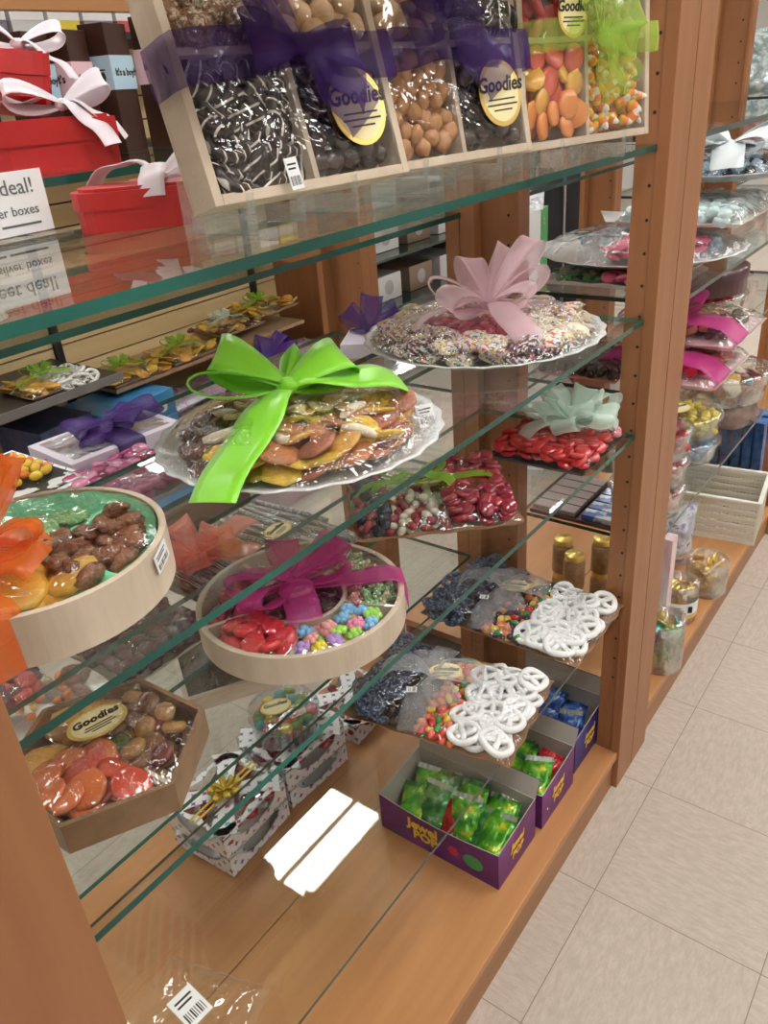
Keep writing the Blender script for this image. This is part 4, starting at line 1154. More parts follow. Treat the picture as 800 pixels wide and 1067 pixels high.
# ---------------------------------------------------------------- star-printed gift cartons on the back deck
def star_mat(name, top):
    m, nt, out = nodes(name)
    tc = N(nt, 'TexCoord'); sp = N(nt, 'SeparateXYZ', {0: tc.outputs['Object']})
    if top: u, v = sp.outputs[0], sp.outputs[1]
    else: u = N(nt, 'Math', {0: sp.outputs[0], 1: sp.outputs[1]}, operation='ADD').outputs[0]; v = sp.outputs[2]
    S_ = 66.0
    us = N(nt, 'Math', {0: u, 1: S_}, operation='MULTIPLY').outputs[0]; vs = N(nt, 'Math', {0: v, 1: S_}, operation='MULTIPLY').outputs[0]
    a = N(nt, 'Math', {0: us, 1: vs}, operation='ADD').outputs[0]; b = N(nt, 'Math', {0: us, 1: vs}, operation='SUBTRACT').outputs[0]
    def cellc(s):
        h = N(nt, 'Math', {0: s, 1: .5}, operation='MULTIPLY').outputs[0]
        fl = N(nt, 'Math', {0: h}, operation='FLOOR').outputs[0]; fr = N(nt, 'Math', {0: h}, operation='FRACT').outputs[0]
        c_ = N(nt, 'Math', {0: fr, 1: .5}, operation='SUBTRACT').outputs[0]
        return fl, c_
    fa, ca = cellc(a); fb, cb = cellc(b)
    p = N(nt, 'Math', {0: N(nt, 'Math', {0: ca, 1: cb}, operation='ADD').outputs[0]}, operation='ABSOLUTE').outputs[0]
    q = N(nt, 'Math', {0: N(nt, 'Math', {0: ca, 1: cb}, operation='SUBTRACT').outputs[0]}, operation='ABSOLUTE').outputs[0]
    sp_ = N(nt, 'Math', {0: p, 1: .5}, operation='POWER').outputs[0]; sq_ = N(nt, 'Math', {0: q, 1: .5}, operation='POWER').outputs[0]
    su = N(nt, 'Math', {0: sp_, 1: sq_}, operation='ADD').outputs[0]
    st = N(nt, 'Math', {0: su, 1: .80}, operation='LESS_THAN').outputs[0]
    cv = N(nt, 'CombineXYZ', {0: fa, 1: fb}); wn = N(nt, 'TexWhiteNoise', {0: cv.outputs[0]})
    r = N(nt, 'ValToRGB', {0: wn.outputs[0]}); r.color_ramp.interpolation = 'CONSTANT'
    e = r.color_ramp.elements; e[0].color = (.22, .06, .30, 1); e[1].color = (.06, .05, .14, 1); e[1].position = .35
    for ps, cl in ((.55, (.10, .42, .50, 1)), (.72, (.60, .12, .38, 1)), (.88, (.30, .28, .34, 1))): k = e.new(ps); k.color = cl
    mx = N(nt, 'Mix', {0: st, 6: (.88, .87, .90, 1), 7: r.outputs[0]}, data_type='RGBA')
    bs = N(nt, 'BsdfPrincipled', {'Base Color': mx.outputs[2], 'Roughness': .45})
    nt.links.new(bs.outputs[0], out.inputs[0]); return m


STAR_S = star_mat('star_print_side', False); STAR_T = star_mat('star_print_top', True)
GOLDY = mat('yellow_gold_ribbon', (.80, .58, .08), .25, metal=.3)


def star_box(label, M, w_=.155, d_=.170, h=.052, top=True, with_bow=False):
    t = thing('star_print_carton', label, 'gift carton', M, 'star-printed cartons on the back deck')
    g = G(); k = .0015
    def notched(ax, sgn):
        L = w_ if ax == 'y' else d_
        n = 24; pts = []
        for i in range(n + 1):
            u = i / n; s = abs(u - .5) / .34
            cut = .030 * math.sqrt(max(0, 1 - s * s)) if s < 1 else 0
            pts.append((u, cut))
        for i in range(n):
            (u0, c0), (u1, c1) = pts[i], pts[i + 1]
            for (za0, zb0, za1, zb1) in ((0, h - .008 - c0, 0, h - .008 - c1), (h - .003, h, h - .003, h)):
                for off, fl in ((0, 0), (-k * sgn, 1)):
                    if ax == 'y':
                        y = (d_ if sgn > 0 else 0) + off; q = [(u0 * w_, y, za0), (u1 * w_, y, za1), (u1 * w_, y, zb1), (u0 * w_, y, zb0)]
                    else:
                        x = (w_ if sgn > 0 else 0) + off; q = [(x, u0 * d_, za0), (x, u1 * d_, za1), (x, u1 * d_, zb1), (x, u0 * d_, zb0)]
                    g.add(q, [(0, 1, 2, 3)], 0)
    for ax in 'xy':
        for s in (-1, 1): notched(ax, s)
    g.build('carton_side', STAR_S, t)
    G().box((0, 0, 0), (w_, d_, .0015)).build('carton_bottom', WHITE, t)
    g = G(); cx, cy = w_ / 2, d_ / 2; z0, z1 = h, h + .0015
    # lid with four petal windows
    n = 48
    inner = []; outer = []
    for i in range(n):
        a = 2 * PI * i / n
        cc, ss = math.cos(a), math.sin(a); m_ = max(abs(cc) / (w_ / 2), abs(ss) / (d_ / 2)); ex, ey = cc / m_, ss / m_
        outer.append((cx + ex, cy + ey)); inner.append((cx + ex * .86 * (1 - .06 * math.cos(8 * a)), cy + ey * .86 * (1 - .06 * math.cos(8 * a))))
    for i in range(n):
        j = (i + 1) % n; g.prism([outer[i], outer[j], inner[j], inner[i]], z0, z1)
    for s in (1, -1):
        dx, dy = cx * .92, cy * .92 * s; L = math.hypot(dx, dy); nx, ny = -dy / L, dx / L
        m_ = 10
        for i in range(m_):
            u0, u1 = i / m_ * 2 - 1, (i + 1) / m_ * 2 - 1
            wf = lambda u: .012 + .020 * abs(u) ** 2.5 + .008 * (1 - abs(u)) ** 2
            a0, a1 = wf(u0), wf(u1)
            g.prism([(cx + dx * u0 - nx * a0, cy + dy * u0 - ny * a0), (cx + dx * u1 - nx * a1, cy + dy * u1 - ny * a1), (cx + dx * u1 + nx * a1, cy + dy * u1 + ny * a1), (cx + dx * u0 + nx * a0, cy + dy * u0 + ny * a0)], z0 + .0002 * (s + 1), z1 + .0002 * (s + 1))
    g.build('window_lid', STAR_T, t)
    G().box((.004, .004, h - .003), (w_ - .004, d_ - .004, h - .0025)).build('window_film', CELLO_T, t)
    if with_bow:
        b = G()
        for s in (-1, 1): b.box((cx - .0035 + .006 * s, -.002, h + .002), (cx + .0035 + .006 * s - .002, d_ + .002, h + .0026))
        b.build('gold_band', GOLDY, t)
        bow(t, TR(cx, cy, h + .002), GOLDY, [(k_ * PI / 4 + .2, .034, .018, .006 + .008 * (k_ % 2), 0) for k_ in range(8)] + [(k_ * PI / 2.5, .022, .014, .020, 0) for k_ in range(5)], [], wid=.012, knot=.005)
    return t


DRED = m_ball('dark_red_truffle', .013, candy('dark_red_candy', (.42, .03, .05)), 2, (1.2, 1, .7), .12)
sb = [((-1.072, .582, .107), .06, 'lower star-print carton of the nearest pair on the back deck', False), ((-1.070, .580, .165), .04, 'star-print carton with a gold star bow, top of the nearest pair', True),
      ((-1.088, .785, .107), -.06, 'lower star-print carton of the middle pair, under the gummy tub', False), ((-1.085, .783, .165), -.08, 'upper star-print carton of the middle pair, under the gummy tub', False),
      ((-1.085, .985, .107), .05, 'star-print carton at the far end of the back deck', False)]
for (p, rz, lb, wb) in sb:
    Mx = TR(*p, rz); star_box(lb, Mx, with_bow=wb)
    if p[2] > .15 or p[1] > .9:
        ins, bb = rect(.01, .01, .145, .16)
        pour('red_truffle', DRED, Mx, ins, bb, .030, 20, .030, 1, .01, 'dark red sweet seen through the window of the ' + ('bow-topped' if wb else 'plain') + ' star carton' + (' at the far end' if p[1] > .9 else ''), 'candy', 'sweets in the ' + ('bow' if wb else ('far' if p[1] > .9 else 'middle')) + ' star carton', .4)


# ---------------------------------------------------------------- clear tubs
def tub(label, x, y, z, r, h, content, z_n, lidtxt=True, rz=0, grp=None, cl=None, lidm=None, n=30, dmin=.02, layers=3, dz=.014, cname='gummy_sweet', ccat='candy', clabel='', cgroup=None):
    t = thing('plastic_tub', label, 'tub', TR(x, y, z, rz), grp)
    G().lathe([(0, 0), (r * .88, 0), (r * .90, .004), (r * .97, h), (r, h + .002), (r, h + .005), (r * .96, h + .003), (r * .88, .006), (0, .003)], 40).build('tub_body', CLEAR, t)
    G().lathe([(0, h + .012), (r * .80, h + .012), (r * .86, h + .009), (r * 1.0, h + .009), (r * 1.02, h + .004), (r * 1.02, h), (r, h)], 40).build('lid', CLEAR, t)
    if lidtxt: sticker(t, TR(-.01, -.01, h + .0135, rz + 1.0), r * .32, sub=False)
    if content:
        pour(cname, content, TR(x, y, z), lambda a, b: a * a + b * b < (r * .78) ** 2, bbc(r), dmin, n, .014, layers, dz, clabel, ccat, cgroup, .8)
    return t


GUMX = [slab('gummy_bear', gum('bright_gummy_' + n, c), .012, .011, sd=i, amp=.08) for i, (n, c) in enumerate((('teal', (.05, .40, .45)), ('yellow', (.80, .62, .06)), ('pink', (.72, .14, .18)), ('green', (.18, .42, .08)), ('rose', (.75, .22, .22))))]
tub('round clear tub of mixed gummies standing on the middle star cartons', -1.01, .862, .221, .076, .050, GUMX, 1, clabel='bright gummy in the tub on the star cartons', cgroup='gummies in the tub', n=22)

# ---------------------------------------------------------------- things on the back glass shelves
RODS = [one('pretzel_rod', lambda g, i=i: g.tube([(0, -.085, 0), (0, -.03, .001), (0, .03, 0), (0, .085, .001)], [.0048, .0062, .0062, .0048], 0, 8), mtl) for i, mtl in enumerate(
    (stripes('grey_drizzled_rod', (.28, .29, .28), (.62, .63, .60), 60, .6, .5, 6), stripes('brown_drizzled_rod', (.16, .08, .05), (.55, .50, .45), 60, .7, .4, 6), speckle('sugar_rod', (.34, .33, .33), [(.55, .54, .52), (.2, .18, .2)], 300)))]
t, M, W_, D_ = flat_tray('clear wrapped tray of grey pretzel rods with a coral sheer bow', (-.815, .640), (-.805, .945), (-1.085, .650), .70, seed=41, lift=.026, board=mat('plum_tray_board', (.14, .09, .10), .4), wob=0)
for i in range(15):
    for L in range(2):
        o = bpy.data.objects.new('pretzel_rod', RODS[(i * 7 + L) % 3 if i < 5 else (0 if (i + L) % 3 else 2)]); COL.objects.link(o)
        o.matrix_world = M @ TR(.018 + i * (W_ - .036) / 14, D_ * (.34 if L == 0 else .62), .014 + .009 * L + R.uniform(0, .003), R.uniform(-.12, .12))
        tag(o, 'grey sugared pretzel rod in the coral bow tray', 'pretzel rod', 'pretzel rods in the coral bow tray')
bow(t, TR(.055, D_ * .55, .046), CORALO, [(k * .9 + .4, .065 + .01 * (k % 2), .035, .02 + .015 * (k % 2), (-1) ** k * .3) for k in range(7)], [(.2, .15, .015, -.004, .2), (-.8, .10, .01, -.004, .2), (2.8, .08, .01, 0, .2)], wid=.045, knot=.010, th=.0004)
sticker(t, TR(W_ * .66, D_ * .42, .0405, .2), .022)
t, M, W_, D_ = flat_tray('shallow wooden tray of dark plum sweets below the orange bow tray', (-.835, .445), (-.832, .612), (-.99, .447), .70, seed=43, lift=.024, board=GREYWOOD, wob=0)
PLUM = m_ball('plum_sweet', .011, candy('plum_coat', (.13, .05, .08)), 2, (1.3, 1, .8), .15)
ins, bb = rect(.012, .012, W_ - .012, D_ - .012)
pour('plum_sweet', PLUM, M, ins, bb, .020, 50, .012, 2, .010, 'dark plum sweet in the shallow tray below the orange bow tray', 'candy', 'plum sweets in the shallow tray', .5)
pour('wine_sweet', [GUMR[0]] + PLUM, TR(-.99, .345, .70), lambda x, y: x * x + y * y < .05 ** 2, bbc(.05), .020, 20, .010, 2, .010, 'dark red sweet in the small bag beside the near post', 'candy', 'sweets in the small bag by the post', .5)
t = thing('candy_bag', 'small clear bag of dark red sweets beside the near post', 'bag', TR(-.99, .345, .70)); drape(t, [(-.07, -.06), (.07, -.06), (.07, .06), (-.07, .06)], .045, m=CELLO_H, amp=.008, seed=44, power=3)

# pink candy bag and purple bow box, polka box on the z .96 shelf
t, M, W_, D_ = flat_tray('clear bag of magenta and pink sweets on the back shelf beside the green bow platter', (-.805, .49), (-.81, .64), (-.95, .50), .96, seed=45, lift=.018, board=mat('grey_card_tray', (.45, .45, .47), .5), wob=0)
PNK = [slab('pink_sweet', candy('magenta_sweet', (.55, .07, .25)), .012, .008, sd=1), slab('pink_sweet', candy('pink_sweet', (.72, .25, .42)), .012, .008, sd=2)]
ins, bb = rect(.012, .012, W_ - .012, D_ - .012)
pour('pink_sweet', PNK, M, ins, bb, .018, 50, .010, 2, .008, 'magenta sweet in the bag beside the green bow platter', 'candy', 'magenta sweets in the bag', .4)
LILAC = mat('lilac_white_card', (.70, .64, .74), .4)
t = thing('gift_box', 'white card gift box tied with a deep purple ribbon on the back shelf', 'gift box', TR(-1.085, .535, .96, -.08))
G().box((0, 0, 0), (.125, .185, .030)).build('box_base', LILAC, t, bevel=.001)
G().box((.012, .012, .0302), (.113, .173, .0312)).build('window_film', CELLO, t)
G().box((.012, .012, .0296), (.113, .173, .0301)).build('contents_card', mat('grey_contents', (.35, .30, .36), .4, (.62, .58, .62), scale=20), t)
g = G(); g.strip([(.1265, .095, .002), (.1265, .095, .030), (.12, .095, .0325), (.06, .095, .034), (0, .095, .0325), (-.002, .095, .002)], (0, 1, 0), .045, 0, nw=4); g.build('ribbon_band', PURT, t)
bow(t, TR(.05, .105, .036), PURT, [(1.4, .085, .022, .008, .3), (-1.5, .065, .022, .008, -.3), (.6, .05, .018, .006, .2)], [(2.0, .08, .008, .0, .2), (-.9, .07, .008, -.004, .2)], wid=.040, knot=.011)
lettering('lettering', 'Goodies', .020, mat('magenta_print', (.50, .05, .32), .4), t, Matrix.Translation((.075, -.0008, .014)) @ FY, bold=.0004, shear=.2)
t = thing('gift_box', 'white carton with silver star print and a black and white lid at the left edge', 'gift box', TR(-1.10, .395, .96, .02))
G().box((0, 0, 0), (.19, .125, .026)).build('box_base', STAR_S, t)
G().box((.008, .008, .0262), (.182, .117, .0275)).build('window_lid', mat('black_white_lid', (.03, .03, .03), .35, (.8, .8, .8), scale=22, lo=.49, hi=.51), t)
pour('yellow_sweet', [JB['yellow'], JB['orange']], TR(-1.06, .44, .988), lambda x, y: 0 < x < .10 and 0 < y < .06, (0, 0, .10, .06), .014, 26, .006, 1, .008, 'golden sweet on the black and white lid at the left edge', 'candy', 'golden sweets on the carton lid', .5)
t = thing('gift_box', 'small white box with a purple ribbon behind the pink bow platter', 'gift box', TR(-.965, 1.205, .96, .5))
G().box((-.05, -.06, 0), (.05, .06, .028)).build('box_base', LILAC, t, bevel=.001)
bow(t, TR(.0, 0, .032), PURP, [(.4, .06, .04, .035, .4), (2.6, .06, .04, .03, -.4), (1.6, .06, .04, .05, .2)], [(-.6, .08, .01, -.015, .2), (2.2, .05, .01, -.01, .1)], wid=.045, knot=.010)

# dark wooden tray on the z .50 shelf
t, M, W_, D_ = flat_tray('dark tray of brown sweets with grey wooden rim beneath the magenta ribbon tray', (-.94, .594), (-.835, .765), (-1.10, .690), .50, seed=47, lift=.034, board=GREYWOOD, wob=0)
g = G(); g.box((0, 0, 0), (W_, .008, .030)).box((0, D_ - .008, 0), (W_, D_, .030)).box((0, .008, 0), (.008, D_ - .008, .030)).box((W_ - .008, .008, 0), (W_, D_ - .008, .030)); g.build('tray_rim', GREYWOOD, t)
G().box((.008, .008, .010), (W_ - .008, D_ - .008, .024)).build('dark_chocolate_slab', mat('dark_chocolate_slab', (.035, .018, .013), .35, (.06, .035, .022), scale=30, bump=.4), t)
# white paper bag with yellow sweets at the lower left
t = thing('paper_bag', 'open white paper bag with yellow sweets at the lower left', 'bag', TR(-1.13, .43, .50, .5))
g = G()
g.grid(lambda u, v: ((u - .5) * .24, (v - .5) * .16, .004 + .02 * (2 * v - 1) ** 2 + .012 * noise.noise(Vector((u * 4, v * 4, 2)))), 14, 10, 0)
g.grid(lambda u, v: ((u - .5) * .24 + .03, (v - .5) * .09 + .03, .03 + .02 * math.sin(PI * u) + .010 * noise.noise(Vector((u * 4, v * 4, 7)))), 14, 10, 0)
g.build('paper_sheet', mat('white_paper', (.84, .84, .84), .6), t)
pour('yellow_sweet', [JB['yellow'], JB['orange'], PRUNE[0]], TR(-1.12, .47, .50), lambda x, y: x * x + y * y < .06 ** 2, bbc(.06), .016, 26, .055, 1, .008, 'yellow sweet on the open white paper bag', 'candy', 'yellow sweets in the paper bag', .5)

# clear bag with a barcode label at the bottom of the picture
t = thing('candy_bag', 'clear bag with a white barcode label at the bottom edge, on the lowest glass shelf', 'bag', TR(-.555, .262, ZL, .3))
drape(t, [(-.07, -.06), (.07, -.06), (.07, .06), (-.07, .06)], .022, m=CELLO_T, amp=.006, seed=51, power=3)
price_tag(t, TR(.0, .0, .027, 1.2), .032, .045)


# ---------------------------------------------------------------- second bay: everything right of the middle post
def bay_tray(label, c0, c1, c2, z, seed, fills, lift=.022, board=None, wob=0, edge=None):
    t, M, W_, D_ = flat_tray(label, c0, c1, c2, z, seed=seed, lift=lift, board=board or WHITE, wob=wob)
    for (nm, meshes, x0, y0, x1, y1, dm, n, layers, dz, lb, cat, grp) in fills:
        ins, bb = rect(W_ * x0 + .008, D_ * y0 + .008, W_ * x1 - .008, D_ * y1 - .008)
        pour(nm, meshes, M, ins, bb, dm, n, .012, layers, dz, lb, cat, grp, .5)
    return t, M, W_, D_


BLUS = m_ball('blue_sweet', .013, speckle('pale_blue_nonpareil', (.48, .66, .80), [(.75, .82, .88), (.30, .50, .72)], 300), 2, (1.1, 1, .8), .12)
AQUA = m_ball('aqua_sweet', .014, mat('aqua_white_sweet', (.50, .74, .74), .4, (.78, .84, .86), scale=40), 2, (1.1, 1, .8), .12)
PINKS = [slab('pink_slice', gum('hot_pink_gummy', (.85, .15, .28)), .016, .010, sd=1)]
WSAT = mat('white_ribbon', (.84, .90, .95), .35, sheen=.2)
# silver platter half behind the post, on top of a flat green and pink tray
t, M, W_, D_ = bay_tray('flat tray of green and pink sweets under the silver platter', (-.50, 1.50), (-.50, 1.78), (-.755, 1.50), 1.035, 61,
    [('green_sweet', [JB['green'], JB['cream']], 0, .5, 1, 1, .016, 60, 1, .01, 'green sweet in the flat tray under the silver platter', 'candy', 'green sweets under the silver platter'),
     ('pink_sweet', PINKS, 0, 0, 1, .5, .022, 50, 1, .01, 'pink sweet in the flat tray under the silver platter', 'candy', 'pink sweets under the silver platter')], lift=.010)
t = platter('candy_platter', 'large silver platter of pale blue and pink sweets passing behind the middle post', -.628, 1.715, 1.060, .212)
M = TR(-.628, 1.715, 1.060)
pour('blue_sweet', BLUS, M, lambda x, y: x * x + y * y < .15 ** 2 and y > .03, bbc(.15), .026, 40, .014, 2, .012, 'pale blue sprinkled sweet on the silver platter', 'candy', 'blue sweets on the silver platter', .5)
pour('pink_slice', PINKS, M, lambda x, y: x * x + y * y < .13 ** 2 and x > -.02 and y < .03, bbc(.15), .024, 40, .014, 2, .012, 'pink sweet on the silver platter', 'candy', 'pink sweets on the silver platter', .5)
drape(t, circle(.20, 28), .055, m=CELLO, amp=.007, seed=62, z0=.018, power=3)
t = thing('note_card', 'plain white card leaning on the far side of the silver platter', 'card', TR(-.70, 1.80, 1.120, .5, .06, .1)); G().box((-.045, -.055, 0), (.045, .055, .0012)).build('card', WHITE, t)
t, M, W_, D_ = bay_tray('white rimmed square tray of aqua sweets above the silver platter', (-.425, 1.70), (-.425, 2.02), (-.68, 1.70), 1.118, 63,
    [('aqua_sweet', AQUA, 0, .1, 1, 1, .027, 60, 2, .012, 'aqua and white sweet in the white rimmed tray', 'candy', 'aqua sweets in the white rimmed tray')], lift=.028, board=mat('ivory_tray', (.74, .70, .64), .4))
t.location.z = 1.118
t = platter('candy_platter', 'white bowed platter of blue sweets, uppermost in the second bay', -.56, 1.97, 1.185, .175)
M = TR(-.56, 1.97, 1.185)
pour('blue_sweet', BLUS + [CHOC[0]], M, lambda x, y: x * x + y * y < .12 ** 2, bbc(.12), .027, 50, .014, 2, .012, 'blue or dark sweet on the white bowed platter', 'candy', 'sweets on the white bowed platter', .5)
drape(t, circle(.155, 28), .05, m=CELLO, amp=.005, seed=64, z0=.018, power=3)
bow(t, TR(.03, -.04, .056), WSAT, [(-2.2, .14, .05, .04, .4), (2.4, .11, .04, .04, .2), (.9, .13, .045, .03, -.4), (-.3, .10, .04, .02, .3)], [(-1.3, .10, .02, -.03, .2), (.3, .14, .015, -.02, .2), (-2.4, .09, .02, -.02, .2)], wid=.065, knot=.014)
# white supports so that the stack rests
for (x, y, z0, z1, lb) in ((-.70, 1.93, 1.035, 1.118, 'small clear acrylic block holding up the square tray'), (-.70, 2.10, 1.035, 1.185, 'tall clear acrylic block holding up the white bowed platter')):
    t = thing('riser_box', lb, 'box', TR(x, y, z0)); G().box((-.05, -.05, 0), (.05, .05, z1 - z0)).build('box_base', ACRYL, t)

# maroon boxes and magenta wrapped trays on the .855 shelf
MAR = mat('maroon_gift_tin', (.07, .015, .022), .3, coat=.4)
for (x, y, z, r, h, lb) in ((-.60, 2.02, .925, .12, .055, 'round maroon tin in the second bay, under the silver platter'),):
    t = thing('gift_tin', lb, 'tin', TR(x, y, z)); G().lathe([(0, 0), (r, 0), (r, h * .6), (0, h * .6)], 40, 0, None, False).build('tin_base', MAR, t)
    G().lathe([(r * 1.02, h * .6), (r * 1.02, h), (r * .98, h + .003), (0, h + .003)], 40).build('lid', MAR, t)
tub('wide clear tub of red and green sweets under the maroon tin', -.60, 2.02, .855, .125, .055, [GUMR[0], JB['green'], GUMR[1], JB['orange']], 1, False, clabel='red or green sweet in the wide tub under the maroon tin', cgroup='sweets in the wide tub', n=40, dmin=.028, layers=2, dz=.02)
for i, (z, lb) in enumerate(((.855, 'lower magenta wrapped tray of red sweets'), (.905, 'upper magenta wrapped tray of brown sweets'))):
    t, M, W_, D_ = bay_tray(lb + ' in the second bay', (-.385, 1.50 + .10 * i), (-.385 , 1.74 + .10 * i), (-.65, 1.50 + .10 * i), z, 71 + i,
        [('red_sweet', REDS, .2, .1, .95, .95, .024, 40, 2, .01, 'red sweet in the lower magenta wrapped tray', 'candy', 'red sweets in the lower magenta wrapped tray')] if i == 0 else
        [('brown_sweet', CHOC + NUTB, .2, .1, .95, .95, .022, 50, 2, .01, 'brown sweet in the upper magenta wrapped tray', 'candy', 'brown sweets in the upper magenta wrapped tray')], lift=.030, board=mat('rose_white_tray', (.78, .60, .60), .4))
    g = G(); g.strip([(.055, D_ * k / 8, .046 - .03 * (2 * k / 8 - 1) ** 6) for k in range(9)], (1, 0, 0), .09, 0, nw=5); g.build('ribbon_band', MAGO, t)
    if i: bow(t, TR(.05, D_ * .6, .05), MAGO, [(1.2, .09, .05, .05, .3), (2.6, .08, .05, .04, .2), (-1.5, .08, .04, .03, .2)], [(2, .09, .02, 0, .2)], wid=.06, knot=.011)
t, M, W_, D_ = bay_tray('pink rimmed tray of dark chocolates left of the middle post', (-.565, 1.47), (-.565, 1.70), (-.745, 1.47), .855, 75,
    [('chocolate_nugget', CHOC, 0, 0, 1, 1, .019, 60, 2, .01, 'dark chocolate in the pink rimmed tray', 'candy', 'chocolates in the pink rimmed tray')], lift=.024, board=mat('rosy_rim', (.50, .16, .16), .4))
# tubs on the .535 shelf
ROSE = [slab('rose_sweet', gum('rose_gummy', (.75, .16, .20)), .014, .010, sd=1), slab('rose_sweet', gum('rose_gummy_pale', (.82, .38, .36)), .014, .010, sd=2)]
PALER = [slab('pale_rose_sweet', gum('pale_rose_gummy', (.82, .45, .42)), .014, .010, sd=1)]
for i, (ct, nm) in enumerate(((PALER, 'pale rose'), (ROSE, 'rose'), ([GUMR[0], ROSE[0]], 'red'))):
    tub('clear round tub of ' + nm + ' sweets, ' + ('bottom', 'middle', 'top')[i] + ' of the stack of three', -.530, 1.60, .535 + i * .068, .083, .053, ct, 1, i == 2, clabel=nm + ' sweet in the ' + ('bottom', 'middle', 'top')[i] + ' tub of the stack', cgroup=nm + ' sweets in the stacked tub', n=26, dmin=.024)
BLG = [slab('blue_gummy', gum('sky_gummy', (.18, .42, .75)), .014, .010, sd=1)]
YEL = [slab('yellow_gummy', gum('lemon_gummy', (.85, .68, .02)), .012, .011, sd=1, amp=.08)]
tub('clear round tub of blue sweets under the yellow tub', -.565, 1.91, .535, .098, .045, BLG, 1, False, clabel='blue sweet in the tub under the yellow one', cgroup='blue sweets in the tub', n=30, dmin=.026, layers=2)
t = tub('clear round tub of bright yellow and dark sweets, gold label on the lid', -.565, 1.91, .595, .098, .050, None, 1, True)
pour('yellow_gummy', YEL, TR(-.565, 1.91, .595), lambda x, y: x * x + y * y < .08 ** 2 and x + y * .6 > -.01, bbc(.09), .021, 30, .014, 3, .013, 'bright yellow gummy in the clear tub', 'gummy', 'yellow gummies in the tub', .7)
pour('black_sweet', CHOC, TR(-.565, 1.91, .595), lambda x, y: x * x + y * y < .08 ** 2 and x + y * .6 < -.01, bbc(.09), .022, 20, .014, 3, .012, 'black sweet beside the yellow gummies', 'candy', 'black sweets in the yellow tub', .7)
t = tub('big clear tub of orange, cream and mixed sweets at the right edge', -.565, 2.20, .60, .135, .070, [APRI[3], SPR[1], GUMX[0], APRI[2], GUMX[4], NUTB[0]], 1, True, clabel='orange, cream or brown sweet in the big tub', cgroup='sweets in the big tub', n=40, dmin=.036, layers=3, dz=.018)
t = thing('riser_box', 'brown cellophane bundle under the big tub', 'box', TR(-.565, 2.20, .535)); G().lathe([(0, 0), (.11, 0), (.115, .03), (.10, .064), (0, .064)], 24, 0, None, True, flute=.05, fn=9).build('box_base', mat('brown_wrap', (.10, .05, .04), .25, (.25, .17, .14), scale=18, bump=.5, coat=.5), t)
t = thing('candy_sleeve', 'clear sleeve of pink and white sweets standing just right of the middle post', 'bag', TR(-.52, 1.715, .105))
g = G(); g.prism([(-.03, -.018), (.03, -.018), (.03, .018), (-.03, .018)], 0, .30); g.build('sleeve', mat('pink_white_sleeve', (.75, .45, .48), .3, (.85, .82, .82), scale=9, stretch=(4, 4, .6), coat=.6), t)

# flat blue packs and jars seen between the posts
t = thing('display_tray', 'dark tray of blue and white packs between the centre and middle posts', 'tray', TR(-.745, 1.455, .5355))
G().box((0, 0, 0), (.24, .20, .008)).build('tray_board', mat('dark_brown_tray', (.10, .05, .04), .5), t)
PKB = mat('blue_white_pack', (.05, .14, .48), .3, (.72, .76, .82), scale=26, lo=.5, hi=.58, coat=.4); PKG = mat('grey_wafer_pack', (.33, .24, .24), .4, (.50, .40, .38), scale=9, stretch=(.4, 12, 1))
for i in range(5):
    tag(one_o := G().box((0, 0, 0), (.11, .034, .012)).build('candy_pack', PKB if i != 2 else PKB, None, TR(-.625, 1.462 + i * .038, .544), bevel=.001), 'blue and white packet in the dark tray between the posts', 'packet', 'blue packets in the dark tray')
    tag(G().box((0, 0, 0), (.10, .034, .010)).build('wafer_pack', PKG, None, TR(-.740, 1.462 + i * .038, .544), bevel=.001), 'greyish wafer packet in the dark tray between the posts', 'packet', 'wafer packets in the dark tray')
JAR = mat('amber_jar_content', (.28, .15, .06), .3, (.40, .26, .14), scale=60)
for i, (x, y) in enumerate(((-.79, 1.74), (-.73, 1.68), (-.70, 1.79), (-.62, 1.72), (-.64, 1.83))):
    t = thing('candy_jar', 'small amber jar with a pale gold lid on the second bay deck', 'jar', TR(x, y, .105), 'small jars on the second bay deck')
    G().lathe([(0, 0), (.026, 0), (.028, .004), (.028, .075), (.022, .085), (0, .085)], 24).build('jar_body', JAR, t)
    G().lathe([(.025, .085), (.025, .100), (.023, .102), (0, .102)], 24).build('lid', GOLD, t)
    if y < 1.80:
        t2 = thing('candy_jar', 'small amber jar with a pale gold lid, upper one of a stacked pair', 'jar', TR(x, y, .208), 'small stacked jars on the second bay deck')
        G().lathe([(0, 0), (.026, 0), (.028, .004), (.028, .075), (.022, .085), (0, .085)], 24).build('jar_body', JAR, t2)
        G().lathe([(.025, .085), (.025, .100), (.023, .102), (0, .102)], 24).build('lid', GOLD, t2)

# deck of the second bay: coin tubs, silver bag, white basket
COIN = one('gold_coin', lambda g: g.lathe([(0, 0), (.014, 0), (.015, .001), (.015, .003), (.014, .004), (0, .0045)], 20), mat('gold_coin_foil', (.85, .58, .12), .18, metal=.85))
COLC = [one('foil_coin', lambda g: g.lathe([(0, 0), (.014, 0), (.015, .001), (.015, .003), (.014, .004), (0, .0045)], 20), mat('coin_foil_' + n, c, .18, metal=.6)) for n, c in (('green', (.10, .50, .14)), ('teal', (.12, .55, .62)), ('violet', (.22, .10, .45)), ('yellow', (.78, .58, .15)))]


